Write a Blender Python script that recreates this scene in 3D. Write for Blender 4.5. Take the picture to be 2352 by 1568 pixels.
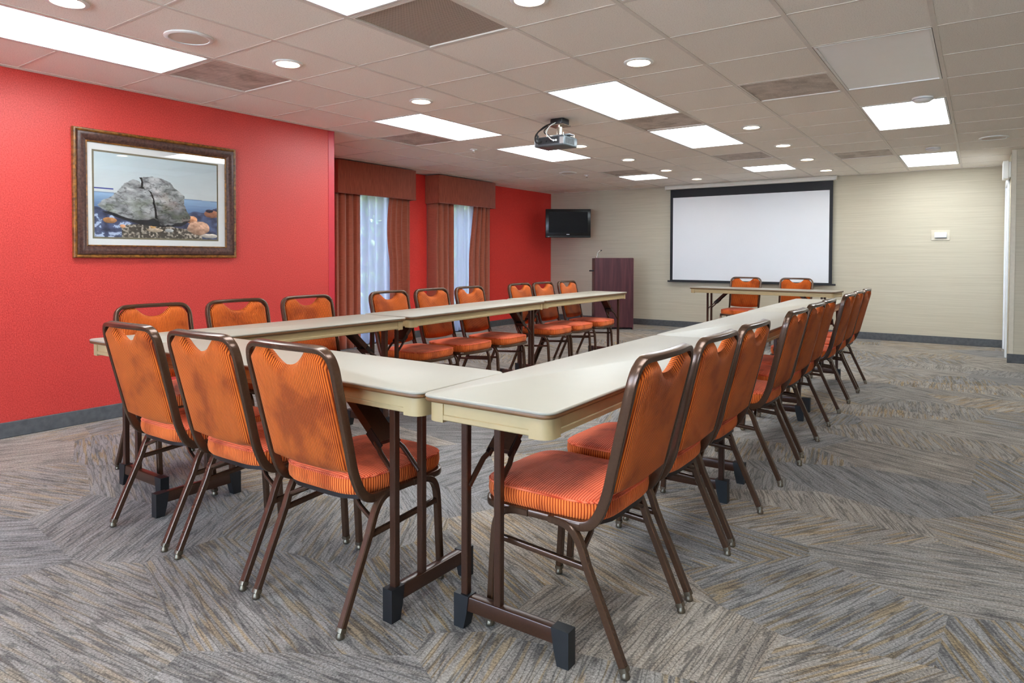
import bpy, bmesh, math, random
import numpy as np
from mathutils import Vector, Matrix, Euler

# ------------------------------------------------------------------ camera, world, exposure
scn = bpy.context.scene
for o in list(bpy.data.objects): bpy.data.objects.remove(o)
col = scn.collection
R = math.radians
HC = 2.3846                       # ceiling height
CAMH = 1.1711

F_PX, YAW, PITCH, ROLL, SHIFT = 1523.09, -0.61389, -0.023015, 0.0021669, 157.764
cy, sy, cp, sp = math.cos(YAW), math.sin(YAW), math.cos(PITCH), math.sin(PITCH)
fw = Vector((sy*cp, cy*cp, sp)); rt = Vector((cy, -sy, 0)); up = rt.cross(fw)
cr_, sr_ = math.cos(ROLL), math.sin(ROLL)
rt, up = rt*cr_ + up*sr_, up*cr_ - rt*sr_
cam_d = bpy.data.cameras.new('camera'); cam = bpy.data.objects.new('camera', cam_d); col.objects.link(cam)
cam.matrix_world = Matrix(((rt.x, up.x, -fw.x, 0), (rt.y, up.y, -fw.y, 0), (rt.z, up.z, -fw.z, CAMH), (0, 0, 0, 1)))
cam_d.sensor_fit = 'HORIZONTAL'; cam_d.sensor_width = 36.0
cam_d.lens = 36.0*F_PX/2352.0
cam_d.shift_y = -SHIFT/2352.0
cam_d.clip_start = 0.05; cam_d.clip_end = 200
scn.camera = cam

world = bpy.data.worlds.new('world'); scn.world = world; world.use_nodes = True
bg = world.node_tree.nodes['Background']
bg.inputs['Color'].default_value = (0.50, 0.72, 1.0, 1)
bg.inputs['Strength'].default_value = 15.5

sun_d = bpy.data.lights.new('sun', 'SUN'); sun_d.energy = 60.0; sun_d.color = (1.0, .94, .84); sun_d.angle = R(.6)
sun = bpy.data.objects.new('sun', sun_d); col.objects.link(sun); sun.location = (5, 8, 12)
sun.rotation_euler = Vector((-.35, -.45, -.82)).to_track_quat('-Z', 'Y').to_euler()

scn.view_settings.view_transform = 'Standard'
scn.view_settings.look = 'None'
scn.view_settings.gamma = 1.0
scn.view_settings.use_curve_mapping = False
scn.view_settings.exposure = 0.48
scn.cycles.use_denoising = True
scn.cycles.use_adaptive_sampling = True
scn.cycles.adaptive_threshold = 0.12
scn.cycles.adaptive_min_samples = 16
scn.cycles.max_bounces = 7
scn.cycles.diffuse_bounces = 4
scn.cycles.glossy_bounces = 3
scn.cycles.transparent_max_bounces = 12
scn.cycles.sample_clamp_indirect = 8.0
scn.cycles.caustics_reflective = False
scn.cycles.caustics_refractive = False

PANEL_GLOW = 12.0      # fluorescent troffers
DOWN_GLOW = 26.0       # recessed warm lamps

# ------------------------------------------------------------------ materials
MATS = {}
def nt(name):
    m = bpy.data.materials.new(name); m.use_nodes = True
    t = m.node_tree; t.nodes.clear()
    out = t.nodes.new('ShaderNodeOutputMaterial')
    MATS[name] = m
    return m, t, out
def N(t, kind, **kw):
    n = t.nodes.new(kind)
    for k, v in kw.items():
        if k.startswith('i_'): n.inputs[k[2:].replace('_', ' ')].default_value = v
        elif k.startswith('n_'): n.inputs[int(k[2:])].default_value = v
        else: setattr(n, k, v)
    return n
def L(t, a, b): t.links.new(a, b)
def srgb(r, g, b):
    f = lambda c: (c/255/12.92) if c/255 <= .04045 else ((c/255+.055)/1.055)**2.4
    return (f(r), f(g), f(b), 1)
def pbsdf(t, out, color=(.5,.5,.5,1), rough=.5, metal=0.0, spec=.5, sheen=0.0):
    b = t.nodes.new('ShaderNodeBsdfPrincipled')
    b.inputs['Base Color'].default_value = color
    b.inputs['Roughness'].default_value = rough
    b.inputs['Metallic'].default_value = metal
    b.inputs['Specular IOR Level'].default_value = spec
    b.inputs['Sheen Weight'].default_value = sheen
    L(t, b.outputs[0], out.inputs[0])
    return b
def ramp(t, stops, interp='LINEAR'):
    n = t.nodes.new('ShaderNodeValToRGB'); cr = n.color_ramp; cr.interpolation = interp
    while len(cr.elements) > 1: cr.elements.remove(cr.elements[-1])
    cr.elements[0].position = stops[0][0]; cr.elements[0].color = stops[0][1]
    for p, c in stops[1:]:
        e = cr.elements.new(p); e.color = c
    return n
def simple(name, color, rough=.5, metal=0.0, spec=.5, noise=0.0, nscale=30.0, bump=0.0, bscale=200.0, sheen=0.0):
    """a plain surface with procedural mottling and fine relief"""
    m, t, out = nt(name)
    b = pbsdf(t, out, color, rough, metal, spec, sheen)
    tc = N(t, 'ShaderNodeTexCoord')
    if noise > 0:
        nz = N(t, 'ShaderNodeTexNoise', i_Scale=nscale, i_Detail=4.0)
        L(t, tc.outputs['Object'], nz.inputs['Vector'])
        d = tuple(c*(1-noise) for c in color[:3])+(1,); u = tuple(min(1, c*(1+noise)) for c in color[:3])+(1,)
        rp = ramp(t, [(.3, d), (.7, u)]); L(t, nz.outputs['Fac'], rp.inputs['Fac']); L(t, rp.outputs[0], b.inputs['Base Color'])
    if bump > 0:
        nb = N(t, 'ShaderNodeTexNoise', i_Scale=bscale, i_Detail=3.0)
        L(t, tc.outputs['Object'], nb.inputs['Vector'])
        bp = N(t, 'ShaderNodeBump', i_Strength=bump, i_Distance=.002)
        L(t, nb.outputs['Fac'], bp.inputs['Height']); L(t, bp.outputs[0], b.inputs['Normal'])
    return m

def mat_carpet():
    m, t, out = nt('carpet')
    b = pbsdf(t, out, rough=.95, spec=.1, sheen=.15)
    g = N(t, 'ShaderNodeNewGeometry')
    # patch layout: irregular cells, a few decimetres across
    mp = N(t, 'ShaderNodeMapping'); mp.inputs['Rotation'].default_value = (0, 0, R(24)); mp.inputs['Scale'].default_value = (1.25, 2.1, 0)
    L(t, g.outputs['Position'], mp.inputs['Vector'])
    vo = N(t, 'ShaderNodeTexVoronoi', feature='F1', voronoi_dimensions='2D', i_Scale=1.0, i_Randomness=1.0)
    L(t, mp.outputs[0], vo.inputs['Vector'])
    sep = N(t, 'ShaderNodeSeparateColor'); L(t, vo.outputs['Color'], sep.inputs[0])
    # direction of the lines in each patch
    an = N(t, 'ShaderNodeMath', operation='MULTIPLY_ADD', n_1=5.2, n_2=.2); L(t, sep.outputs[0], an.inputs[0])
    vr = N(t, 'ShaderNodeVectorRotate', rotation_type='Z_AXIS'); L(t, g.outputs['Position'], vr.inputs['Vector']); L(t, an.outputs[0], vr.inputs['Angle'])
    def lines(sx, sy, loc, det, rough):
        q = N(t, 'ShaderNodeMapping'); q.inputs['Scale'].default_value = (sx, sy, 1); q.inputs['Location'].default_value = loc
        L(t, vr.outputs[0], q.inputs['Vector'])
        z = N(t, 'ShaderNodeTexNoise', noise_dimensions='2D', i_Scale=1.0, i_Detail=det, i_Roughness=rough); L(t, q.outputs[0], z.inputs['Vector'])
        return z
    s1 = lines(3.2, 46, (0, 0, 0), 1.0, .5)        # thin yarn lines
    s2 = lines(2.2, 20, (7, 3, 0), 2.0, .5)        # broad bands
    s3 = lines(3.0, 55, (2, 9, 0), 1.0, .5)        # ochre yarns
    pile = N(t, 'ShaderNodeTexNoise', i_Scale=130.0, i_Detail=3.0, i_Roughness=.8); L(t, g.outputs['Position'], pile.inputs['Vector'])
    a1 = N(t, 'ShaderNodeMath', operation='MULTIPLY_ADD', n_1=.30, n_2=-.10); L(t, s2.outputs['Fac'], a1.inputs[0])
    a3 = N(t, 'ShaderNodeMath', operation='MULTIPLY_ADD', n_1=1.0); L(t, pile.outputs['Fac'], a3.inputs[0]); L(t, a1.outputs[0], a3.inputs[2])
    base0 = ramp(t, [(.36, srgb(84, 78, 74)), (.48, srgb(124, 117, 110)), (.60, srgb(152, 144, 136)), (.74, srgb(182, 174, 165))])
    L(t, a3.outputs[0], base0.inputs['Fac'])
    d0 = N(t, 'ShaderNodeMath', operation='SUBTRACT', n_1=.5); L(t, s1.outputs['Fac'], d0.inputs[0])
    d1 = N(t, 'ShaderNodeMath', operation='ABSOLUTE'); L(t, d0.outputs[0], d1.inputs[0])
    lr = ramp(t, [(.0, (.42, .41, .41, 1)), (.035, (.66, .65, .64, 1)), (.075, (1, 1, 1, 1))]); L(t, d1.outputs[0], lr.inputs['Fac'])
    base = N(t, 'ShaderNodeMix', data_type='RGBA', blend_type='MULTIPLY'); base.inputs[0].default_value = 1; L(t, base0.outputs[0], base.inputs[6]); L(t, lr.outputs[0], base.inputs[7])
    oc = ramp(t, [(.54, (0, 0, 0, 1)), (.62, (1, 1, 1, 1))]); L(t, s3.outputs['Fac'], oc.inputs['Fac'])
    pg = ramp(t, [(.30, (.12, .12, .12, 1)), (.72, (1, 1, 1, 1))]); L(t, sep.outputs[1], pg.inputs['Fac'])
    om = N(t, 'ShaderNodeMath', operation='MULTIPLY'); L(t, oc.outputs[0], om.inputs[0]); L(t, pg.outputs[0], om.inputs[1])
    mx = N(t, 'ShaderNodeMix', data_type='RGBA', blend_type='MULTIPLY'); L(t, om.outputs[0], mx.inputs[0]); L(t, base.outputs[2], mx.inputs[6]); mx.inputs[7].default_value = (1.08, .84, .48, 1)
    tn = ramp(t, [(0, (.72, .76, .84, 1)), (.5, (.93, .92, .91, 1)), (1, (1.10, 1.03, .95, 1))]); L(t, sep.outputs[2], tn.inputs['Fac'])
    mt = N(t, 'ShaderNodeMix', data_type='RGBA', blend_type='MULTIPLY'); mt.inputs[0].default_value = 1; L(t, mx.outputs[2], mt.inputs[6]); L(t, tn.outputs[0], mt.inputs[7])
    L(t, mt.outputs[2], b.inputs['Base Color'])
    bp = N(t, 'ShaderNodeBump', i_Strength=.45, i_Distance=.004); L(t, a3.outputs[0], bp.inputs['Height']); L(t, bp.outputs[0], b.inputs['Normal'])
    return m

def mat_wallpaper(name, c1, c2, sx, sz, rough, spec, bump):
    """fine woven wallpaper: small flecks (sx, sz = fleck frequency along the wall and up it)"""
    m, t, out = nt(name)
    b = pbsdf(t, out, rough=rough, spec=spec)
    g = N(t, 'ShaderNodeNewGeometry')
    mp = N(t, 'ShaderNodeMapping'); mp.inputs['Scale'].default_value = (sx, sx, sz); L(t, g.outputs['Position'], mp.inputs['Vector'])
    nz = N(t, 'ShaderNodeTexNoise', i_Scale=1.0, i_Detail=3.0, i_Roughness=.6); L(t, mp.outputs[0], nz.inputs['Vector'])
    rp = ramp(t, [(.32, c1), (.68, c2)]); L(t, nz.outputs['Fac'], rp.inputs['Fac'])
    L(t, rp.outputs[0], b.inputs['Base Color'])
    bp = N(t, 'ShaderNodeBump', i_Strength=bump, i_Distance=.001); L(t, nz.outputs['Fac'], bp.inputs['Height']); L(t, bp.outputs[0], b.inputs['Normal'])
    return m

def mat_cord(name, groove, mid, ridge, period):
    """wide-wale corduroy; ribs follow the u of the UV map"""
    m, t, out = nt(name)
    b = pbsdf(t, out, rough=.85, spec=.2, sheen=.22)
    b.inputs['Sheen Roughness'].default_value = .4
    b.inputs['Sheen Tint'].default_value = (1, .62, .42, 1)
    uv = N(t, 'ShaderNodeUVMap', uv_map='UVMap')
    sx = N(t, 'ShaderNodeSeparateXYZ'); L(t, uv.outputs[0], sx.inputs[0])
    a = N(t, 'ShaderNodeMath', operation='MULTIPLY', n_1=2*math.pi/period); L(t, sx.outputs[0], a.inputs[0])
    s = N(t, 'ShaderNodeMath', operation='SINE'); L(t, a.outputs[0], s.inputs[0])
    h = N(t, 'ShaderNodeMath', operation='MULTIPLY_ADD', n_1=.5, n_2=.5); L(t, s.outputs[0], h.inputs[0])
    rp = ramp(t, [(0, groove), (.30, mid), (1, ridge)]); L(t, h.outputs[0], rp.inputs['Fac'])
    tc = N(t, 'ShaderNodeTexCoord'); oi = N(t, 'ShaderNodeObjectInfo')
    ad = N(t, 'ShaderNodeVectorMath', operation='ADD'); L(t, tc.outputs['Object'], ad.inputs[0]); L(t, oi.outputs['Location'], ad.inputs[1])
    nz = N(t, 'ShaderNodeTexNoise', i_Scale=7.0, i_Detail=3.0, i_Roughness=.55); L(t, ad.outputs[0], nz.inputs['Vector'])
    wr = ramp(t, [(.36, (.56, .42, .36, 1)), (.50, (.95, .93, .9, 1)), (.72, (1.12, 1.12, 1.04, 1))]); L(t, nz.outputs['Fac'], wr.inputs['Fac'])
    mx = N(t, 'ShaderNodeMix', data_type='RGBA', blend_type='MULTIPLY'); mx.inputs[0].default_value = .85
    L(t, rp.outputs[0], mx.inputs[6]); L(t, wr.outputs[0], mx.inputs[7]); L(t, mx.outputs[2], b.inputs['Base Color'])
    bp = N(t, 'ShaderNodeBump', i_Strength=.7, i_Distance=.0025); L(t, h.outputs[0], bp.inputs['Height']); L(t, bp.outputs[0], b.inputs['Normal'])
    return m

def mat_tile():
    m, t, out = nt('mineral_tile')
    b = pbsdf(t, out, rough=.92, spec=.1)
    g = N(t, 'ShaderNodeNewGeometry')
    nz = N(t, 'ShaderNodeTexNoise', i_Scale=170.0, i_Detail=3.0); L(t, g.outputs['Position'], nz.inputs['Vector'])
    rp = ramp(t, [(.34, srgb(232, 224, 215)), (.46, srgb(250, 242, 231)), (.7, srgb(252, 246, 237))]); L(t, nz.outputs['Fac'], rp.inputs['Fac'])
    oi = N(t, 'ShaderNodeObjectInfo')
    tr = ramp(t, [(0, (.95, .945, .935, 1)), (1, (1.0, 1.0, 1.0, 1))]); L(t, oi.outputs['Random'], tr.inputs['Fac'])
    mx = N(t, 'ShaderNodeMix', data_type='RGBA', blend_type='MULTIPLY'); mx.inputs[0].default_value = 1
    L(t, rp.outputs[0], mx.inputs[6]); L(t, tr.outputs[0], mx.inputs[7]); L(t, mx.outputs[2], b.inputs['Base Color'])
    bp = N(t, 'ShaderNodeBump', i_Strength=.25, i_Distance=.001); L(t, nz.outputs['Fac'], bp.inputs['Height']); L(t, bp.outputs[0], b.inputs['Normal'])
    return m

def mat_perforated(name, soiled):
    """perforated sheet: rows of small dark holes, with or without dust marks"""
    m, t, out = nt(name)
    b = pbsdf(t, out, rough=.6, spec=.3)
    tc = N(t, 'ShaderNodeTexCoord')
    mp = N(t, 'ShaderNodeMapping'); mp.inputs['Rotation'].default_value = (0, 0, R(45)); mp.inputs['Scale'].default_value = (130, 130, 0)
    L(t, tc.outputs['Object'], mp.inputs['Vector'])
    vo = N(t, 'ShaderNodeTexVoronoi', voronoi_dimensions='2D', feature='F1', i_Randomness=0.0, i_Scale=1.0); L(t, mp.outputs[0], vo.inputs['Vector'])
    if soiled: lt, dk = srgb(236, 226, 216), srgb(176, 162, 152)
    else: lt, dk = srgb(205, 188, 172), srgb(84, 73, 64)
    hr = ramp(t, [(.30, dk), (.40, lt)]); L(t, vo.outputs['Distance'], hr.inputs['Fac'])
    last = hr.outputs[0]
    if soiled:
        oi = N(t, 'ShaderNodeObjectInfo')
        ad = N(t, 'ShaderNodeVectorMath', operation='ADD'); L(t, tc.outputs['Object'], ad.inputs[0]); L(t, oi.outputs['Location'], ad.inputs[1])
        nz = N(t, 'ShaderNodeTexNoise', i_Scale=6.0, i_Detail=4.0, i_Roughness=.6, i_Distortion=.8); L(t, ad.outputs[0], nz.inputs['Vector'])
        br = N(t, 'ShaderNodeTexBrick', i_Scale=6.0); L(t, tc.outputs['Object'], br.inputs['Vector'])
        br.inputs['Color1'].default_value = (.80, .78, .76, 1); br.inputs['Color2'].default_value = (.92, .9, .88, 1); br.inputs['Mortar'].default_value = (1.1, 1.1, 1.08, 1)
        sr = ramp(t, [(.33, (.52, .48, .45, 1)), (.5, (.84, .82, .80, 1)), (.68, (1.02, 1.01, 1.0, 1))]); L(t, nz.outputs['Fac'], sr.inputs['Fac'])
        mx = N(t, 'ShaderNodeMix', data_type='RGBA', blend_type='MULTIPLY'); mx.inputs[0].default_value = .85; L(t, last, mx.inputs[6]); L(t, sr.outputs[0], mx.inputs[7])
        m2 = N(t, 'ShaderNodeMix', data_type='RGBA', blend_type='MULTIPLY'); m2.inputs[0].default_value = .5; L(t, mx.outputs[2], m2.inputs[6]); L(t, br.outputs[0], m2.inputs[7])
        last = m2.outputs[2]
    L(t, last, b.inputs['Base Color'])
    return m

def mat_glow(name, color, strength):
    m, t, out = nt(name)
    e = N(t, 'ShaderNodeEmission'); e.inputs['Color'].default_value = color; e.inputs['Strength'].default_value = strength
    L(t, e.outputs[0], out.inputs[0])
    return m

def mat_wood(name, c1, c2, scale=(40, 40, 3), rough=.35):
    m, t, out = nt(name)
    b = pbsdf(t, out, rough=rough, spec=.4)
    tc = N(t, 'ShaderNodeTexCoord')
    mp = N(t, 'ShaderNodeMapping'); mp.inputs['Scale'].default_value = scale; L(t, tc.outputs['Object'], mp.inputs['Vector'])
    nz = N(t, 'ShaderNodeTexNoise', i_Scale=1.0, i_Detail=5.0, i_Distortion=.4); L(t, mp.outputs[0], nz.inputs['Vector'])
    rp = ramp(t, [(.3, c1), (.7, c2)]); L(t, nz.outputs['Fac'], rp.inputs['Fac']); L(t, rp.outputs[0], b.inputs['Base Color'])
    return m

def mat_drape(name, c1, c2, vert):
    """woven cloth: fine horizontal slubs on the drapes, vertical streaks on the cornices"""
    m, t, out = nt(name)
    b = pbsdf(t, out, rough=.8, spec=.2, sheen=.3)
    g = N(t, 'ShaderNodeNewGeometry')
    mp = N(t, 'ShaderNodeMapping'); mp.inputs['Scale'].default_value = (120, 120, 9) if vert else (14, 14, 190); L(t, g.outputs['Position'], mp.inputs['Vector'])
    nz = N(t, 'ShaderNodeTexNoise', i_Scale=1.0, i_Detail=3.0); L(t, mp.outputs[0], nz.inputs['Vector'])
    rp = ramp(t, [(.3, c1), (.7, c2)]); L(t, nz.outputs['Fac'], rp.inputs['Fac']); L(t, rp.outputs[0], b.inputs['Base Color'])
    return m

def mat_sheer():
    m, t, out = nt('sheer_voile')
    d = N(t, 'ShaderNodeBsdfDiffuse'); d.inputs['Color'].default_value = (.40, .42, .46, 1)
    tl = N(t, 'ShaderNodeBsdfTranslucent'); tl.inputs['Color'].default_value = (.165, .150, .215, 1)
    tp = N(t, 'ShaderNodeBsdfTransparent')
    m1 = N(t, 'ShaderNodeMixShader', n_0=.62); L(t, d.outputs[0], m1.inputs[1]); L(t, tl.outputs[0], m1.inputs[2])
    m2 = N(t, 'ShaderNodeMixShader')
    tc = N(t, 'ShaderNodeTexCoord'); nz = N(t, 'ShaderNodeTexNoise', i_Scale=350.0); L(t, tc.outputs['Object'], nz.inputs['Vector'])
    rp = ramp(t, [(.3, (.05,)*3+(1,)), (.7, (.085,)*3+(1,))]); L(t, nz.outputs['Fac'], rp.inputs['Fac']); L(t, rp.outputs[0], m2.inputs[0])
    L(t, m1.outputs[0], m2.inputs[1]); L(t, tp.outputs[0], m2.inputs[2]); L(t, m2.outputs[0], out.inputs[0])
    return m

def mat_clear(name, ior=1.5, rough=0.0):
    """thin clear pane: mirror share by Fresnel, the rest passes straight through"""
    m, t, out = nt(name)
    f0 = ((ior-1)/(ior+1))**2
    lw = N(t, 'ShaderNodeLayerWeight', i_Blend=.5)
    pw = N(t, 'ShaderNodeMath', operation='POWER', n_1=5.0); L(t, lw.outputs['Facing'], pw.inputs[0])
    fr = N(t, 'ShaderNodeMath', operation='MULTIPLY_ADD', n_1=1-f0, n_2=f0); L(t, pw.outputs[0], fr.inputs[0])
    gl = N(t, 'ShaderNodeBsdfGlossy', i_Roughness=rough); tp = N(t, 'ShaderNodeBsdfTransparent')
    mx = N(t, 'ShaderNodeMixShader'); L(t, fr.outputs[0], mx.inputs[0]); L(t, tp.outputs[0], mx.inputs[1]); L(t, gl.outputs[0], mx.inputs[2]); L(t, mx.outputs[0], out.inputs[0])
    return m

def mat_vcol(name, rough=.5):
    m, t, out = nt(name)
    b = pbsdf(t, out, rough=rough, spec=.2)
    a = N(t, 'ShaderNodeVertexColor', layer_name='ink'); L(t, a.outputs[0], b.inputs['Base Color'])
    return m

M = MATS
mat_carpet()
mat_wallpaper('red_paper', srgb(176, 37, 32), srgb(208, 71, 63), 150, 110, .45, .55, .35)
mat_wallpaper('window_red_paper', srgb(220, 48, 42), srgb(240, 70, 60), 150, 110, .55, .4, .3)
mat_wallpaper('grasscloth', srgb(188, 177, 156), srgb(204, 194, 173), 1.8, 210, .8, .2, .25)
simple('base_vinyl', srgb(82, 82, 84), .6, noise=.22, nscale=25)
simple('corner_red', srgb(190, 46, 58), .35, noise=.04)
simple('corner_beige', srgb(212, 200, 178), .45, noise=.04)
mat_tile()
simple('tee_white', srgb(226, 217, 206), .5, noise=.03)
simple('plenum', srgb(210, 200, 190), .9, noise=.05)
simple('fixture_white', srgb(236, 234, 230), .4, noise=.02)
simple('dead_lens', srgb(254, 250, 250), .30, noise=.03, nscale=3)
mat_perforated('vent_dusty', True)
mat_perforated('vent_clean', False)
mat_glow('panel_glow', (.86, .95, 1.0, 1), PANEL_GLOW)
mat_glow('lamp_glow', (1.0, .78, .50, 1), DOWN_GLOW)
simple('speaker_cloth', srgb(214, 202, 188), .8, noise=.08, nscale=400)
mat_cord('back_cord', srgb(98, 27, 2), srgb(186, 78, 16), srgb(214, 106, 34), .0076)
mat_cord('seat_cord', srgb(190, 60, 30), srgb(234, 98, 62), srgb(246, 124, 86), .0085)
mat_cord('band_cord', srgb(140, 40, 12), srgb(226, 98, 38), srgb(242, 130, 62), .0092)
simple('bronze_paint', srgb(84, 58, 42), .24, .45, .6, noise=.10, nscale=120)
simple('leg_paint', srgb(70, 43, 30), .28, .3, .6, noise=.12, nscale=150)
simple('dark_channel', srgb(38, 26, 22), .45, .3, .5, noise=.1)
simple('black_plastic', srgb(26, 26, 28), .5, noise=.1)
simple('chrome', srgb(200, 190, 175), .22, 1.0, noise=.03)
simple('glide_nickel', srgb(120, 108, 92), .42, .9, noise=.08)
simple('table_cream', srgb(150, 142, 128), .42, spec=.4, noise=.015, nscale=9)
simple('table_edge', srgb(112, 76, 44), .45, noise=.08, nscale=60)
simple('table_apron', srgb(172, 148, 106), .5, noise=.03, nscale=20)
simple('orange_label', srgb(232, 140, 20), .5, noise=.05)
mat_drape('drape_cloth', srgb(160, 84, 62), srgb(178, 98, 74), False)
mat_drape('valance_cloth', srgb(142, 68, 50), srgb(174, 90, 66), True)
mat_sheer()
mat_clear('pane_glass', 1.45)
mat_clear('picture_glass', 1.7)
simple('window_white', srgb(235, 236, 238), .4, noise=.02)
simple('door_white', srgb(240, 242, 246), .4, noise=.02)
mat_wood('frame_dark', srgb(52, 30, 26), srgb(92, 62, 54), (6, 60, 60), .32)
mat_wood('frame_gold', srgb(70, 42, 16), srgb(150, 98, 40), (12, 40, 40), .35)
simple('mat_board', srgb(228, 226, 222), .8, noise=.01)
simple('mat_olive', srgb(122, 112, 88), .8, noise=.03)
mat_vcol('photo_print', .6)
mat_wood('mahogany', srgb(62, 28, 34), srgb(92, 48, 52), (26, 26, 1.6), .38)
simple('tv_black', srgb(14, 14, 17), .25, spec=.45, noise=.05)
simple('tv_glass', srgb(20, 18, 22), .25, spec=.12, noise=.02)
simple('silver_print', srgb(190, 192, 196), .3, .6, noise=.02)
simple('screen_matte', srgb(228, 228, 231), .9, noise=.012, nscale=2)
simple('screen_black', srgb(30, 30, 36), .7, noise=.08)
simple('casing_white', srgb(228, 222, 212), .45, noise=.02)
simple('projector_grey', srgb(88, 96, 100), .38, .2, noise=.06)
simple('projector_dark', srgb(40, 42, 44), .45, noise=.1)
simple('port_white', srgb(225, 225, 222), .4, noise=.02)
simple('cable_white', srgb(232, 230, 225), .45, noise=.02)
simple('leaf_green', srgb(98, 140, 62), .6, noise=.35, nscale=4)
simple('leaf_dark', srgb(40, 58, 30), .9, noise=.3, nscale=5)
simple('lawn', srgb(96, 120, 70), .9, noise=.2, nscale=3)
simple('paving', srgb(224, 219, 210), .9, noise=.06, nscale=2)  # pale outdoor surface, kept bright to bounce daylight onto the ceiling

# ------------------------------------------------------------------ mesh helpers
def rrect(w, h, r, n=3):
    pts = []
    for cx, cy_, a0 in ((w/2-r, h/2-r, 0), (-w/2+r, h/2-r, 90), (-w/2+r, -h/2+r, 180), (w/2-r, -h/2+r, 270)):
        for k in range(n+1):
            a = R(a0 + 90*k/n); pts.append((cx + r*math.cos(a), cy_ + r*math.sin(a)))
    return pts
def circ(r, n=10): return [(r*math.cos(2*math.pi*k/n), r*math.sin(2*math.pi*k/n)) for k in range(n)]
def smooth_path(pts, n=6):
    P = [Vector(p) for p in pts]; out = []
    for i in range(len(P)-1):
        p0 = P[max(i-1, 0)]; p1 = P[i]; p2 = P[i+1]; p3 = P[min(i+2, len(P)-1)]
        for k in range(n):
            s = k/n
            out.append(.5*((2*p1) + (p2-p0)*s + (2*p0-5*p1+4*p2-p3)*s*s + (3*p1-p0-3*p2+p3)*s**3))
    out.append(P[-1]); return out
class MB:
    def __init__(s): s.v = []; s.f = []; s.uv = None
    def add(s, verts, faces):
        b = len(s.v); s.v += [tuple(v) for v in verts]; s.f += [tuple(i+b for i in f) for f in faces]; return s
    def box(s, x0, x1, y0, y1, z0, z1, bev=0.0, seg=1):
        bm = bmesh.new(); bmesh.ops.create_cube(bm, size=1)
        for v in bm.verts: v.co = Vector(((x0+x1)/2+v.co.x*(x1-x0), (y0+y1)/2+v.co.y*(y1-y0), (z0+z1)/2+v.co.z*(z1-z0)))
        if bev > 0: bmesh.ops.bevel(bm, geom=list(bm.edges), offset=bev, segments=seg, affect='EDGES', profile=.5)
        bm.verts.index_update()
        s.add([v.co for v in bm.verts], [[v.index for v in f.verts] for f in bm.faces]); bm.free(); return s
    def sweep(s, path, sec, b=(0, 0, 1), closed=False, caps=True):
        P = [Vector(p) for p in path]; n = len(P); k = len(sec); vs = []
        for i in range(n):
            if closed: t = (P[(i+1) % n]-P[i-1])
            else: t = P[min(i+1, n-1)]-P[max(i-1, 0)]
            t.normalize()
            bb = Vector(b[i]) if isinstance(b, list) else Vector(b)
            bb = bb - t*bb.dot(t)
            if bb.length < 1e-5: bb = Vector((1, 0, 0)) - t*t.x
            bb.normalize(); nn = t.cross(bb)
            vs += [P[i]+nn*a+bb*c for a, c in sec]
        fs = []
        for i in range(n if closed else n-1):
            j = (i+1) % n
            for q in range(k): fs.append((i*k+q, i*k+(q+1) % k, j*k+(q+1) % k, j*k+q))
        if not closed and caps: fs += [tuple(range(k-1, -1, -1)), tuple((n-1)*k+q for q in range(k))]
        return s.add(vs, fs)
    def tube(s, path, r, n=8): return s.sweep(path, circ(r, n), (0.013, .021, 1))
    def lathe(s, prof, c=(0, 0, 0), n=24, axis='z'):
        vs = []; fs = []; m = len(prof)
        for q in range(n):
            a = 2*math.pi*q/n
            for r, h in prof:
                p = (r*math.cos(a), r*math.sin(a), h)
                if axis == 'x': p = (p[2], p[0], p[1])
                if axis == 'y': p = (p[0], p[2], p[1])
                vs.append((c[0]+p[0], c[1]+p[1], c[2]+p[2]))
        for q in range(n):
            w = (q+1) % n
            for i in range(m-1): fs.append((q*m+i, w*m+i, w*m+i+1, q*m+i+1))
        return s.add(vs, fs)
    def prism(s, outline, z0, z1):
        n = len(outline)
        vs = [(x, y, z0) for x, y in outline]+[(x, y, z1) for x, y in outline]
        fs = [tuple(range(n-1, -1, -1)), tuple(range(n, 2*n))]+[(i, (i+1) % n, n+(i+1) % n, n+i) for i in range(n)]
        return s.add(vs, fs)
    def mesh(s, name, mat=None, smooth=40):
        me = bpy.data.meshes.new(name); me.from_pydata(s.v, [], s.f)
        if s.uv is not None:
            lay = me.uv_layers.new(name='UVMap')
            for l in me.loops: lay.data[l.index].uv = s.uv[l.vertex_index]
        bm = bmesh.new(); bm.from_mesh(me); bmesh.ops.recalc_face_normals(bm, faces=bm.faces); bm.to_mesh(me); bm.free()
        if smooth:
            for p in me.polygons: p.use_smooth = True
            me.set_sharp_from_angle(angle=R(smooth))
        if mat: me.materials.append(M[mat])
        return me
    def build(s, name, mat, parent=None, smooth=40):
        return link(name, s.mesh(name, mat, smooth), parent)
def link(name, me, parent=None):
    o = bpy.data.objects.new(name, me); col.objects.link(o)
    if parent: o.parent = parent
    return o
def empty(name, loc=(0, 0, 0), rz=0):
    o = bpy.data.objects.new(name, None); col.objects.link(o); o.location = loc; o.rotation_euler = (0, 0, rz); o.empty_display_size = .1
    return o
def tag(o, label=None, cat=None, group=None, kind=None):
    if label: o['label'] = label
    if cat: o['category'] = cat
    if group: o['group'] = group
    if kind: o['kind'] = kind
    return o
def struct(o, label=None):
    o['kind'] = 'structure'
    if label: o['label'] = label
    return o
def copy_tree(o, parent=None):
    c = o.copy(); col.objects.link(c)
    if parent: c.parent = parent
    for ch in [x for x in KIDS.get(o.name, [])]: copy_tree(ch, c)
    return c
KIDS = {}
def index_kids(root):
    KIDS[root.name] = list(root.children)
    for c in root.children: index_kids(c)

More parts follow.
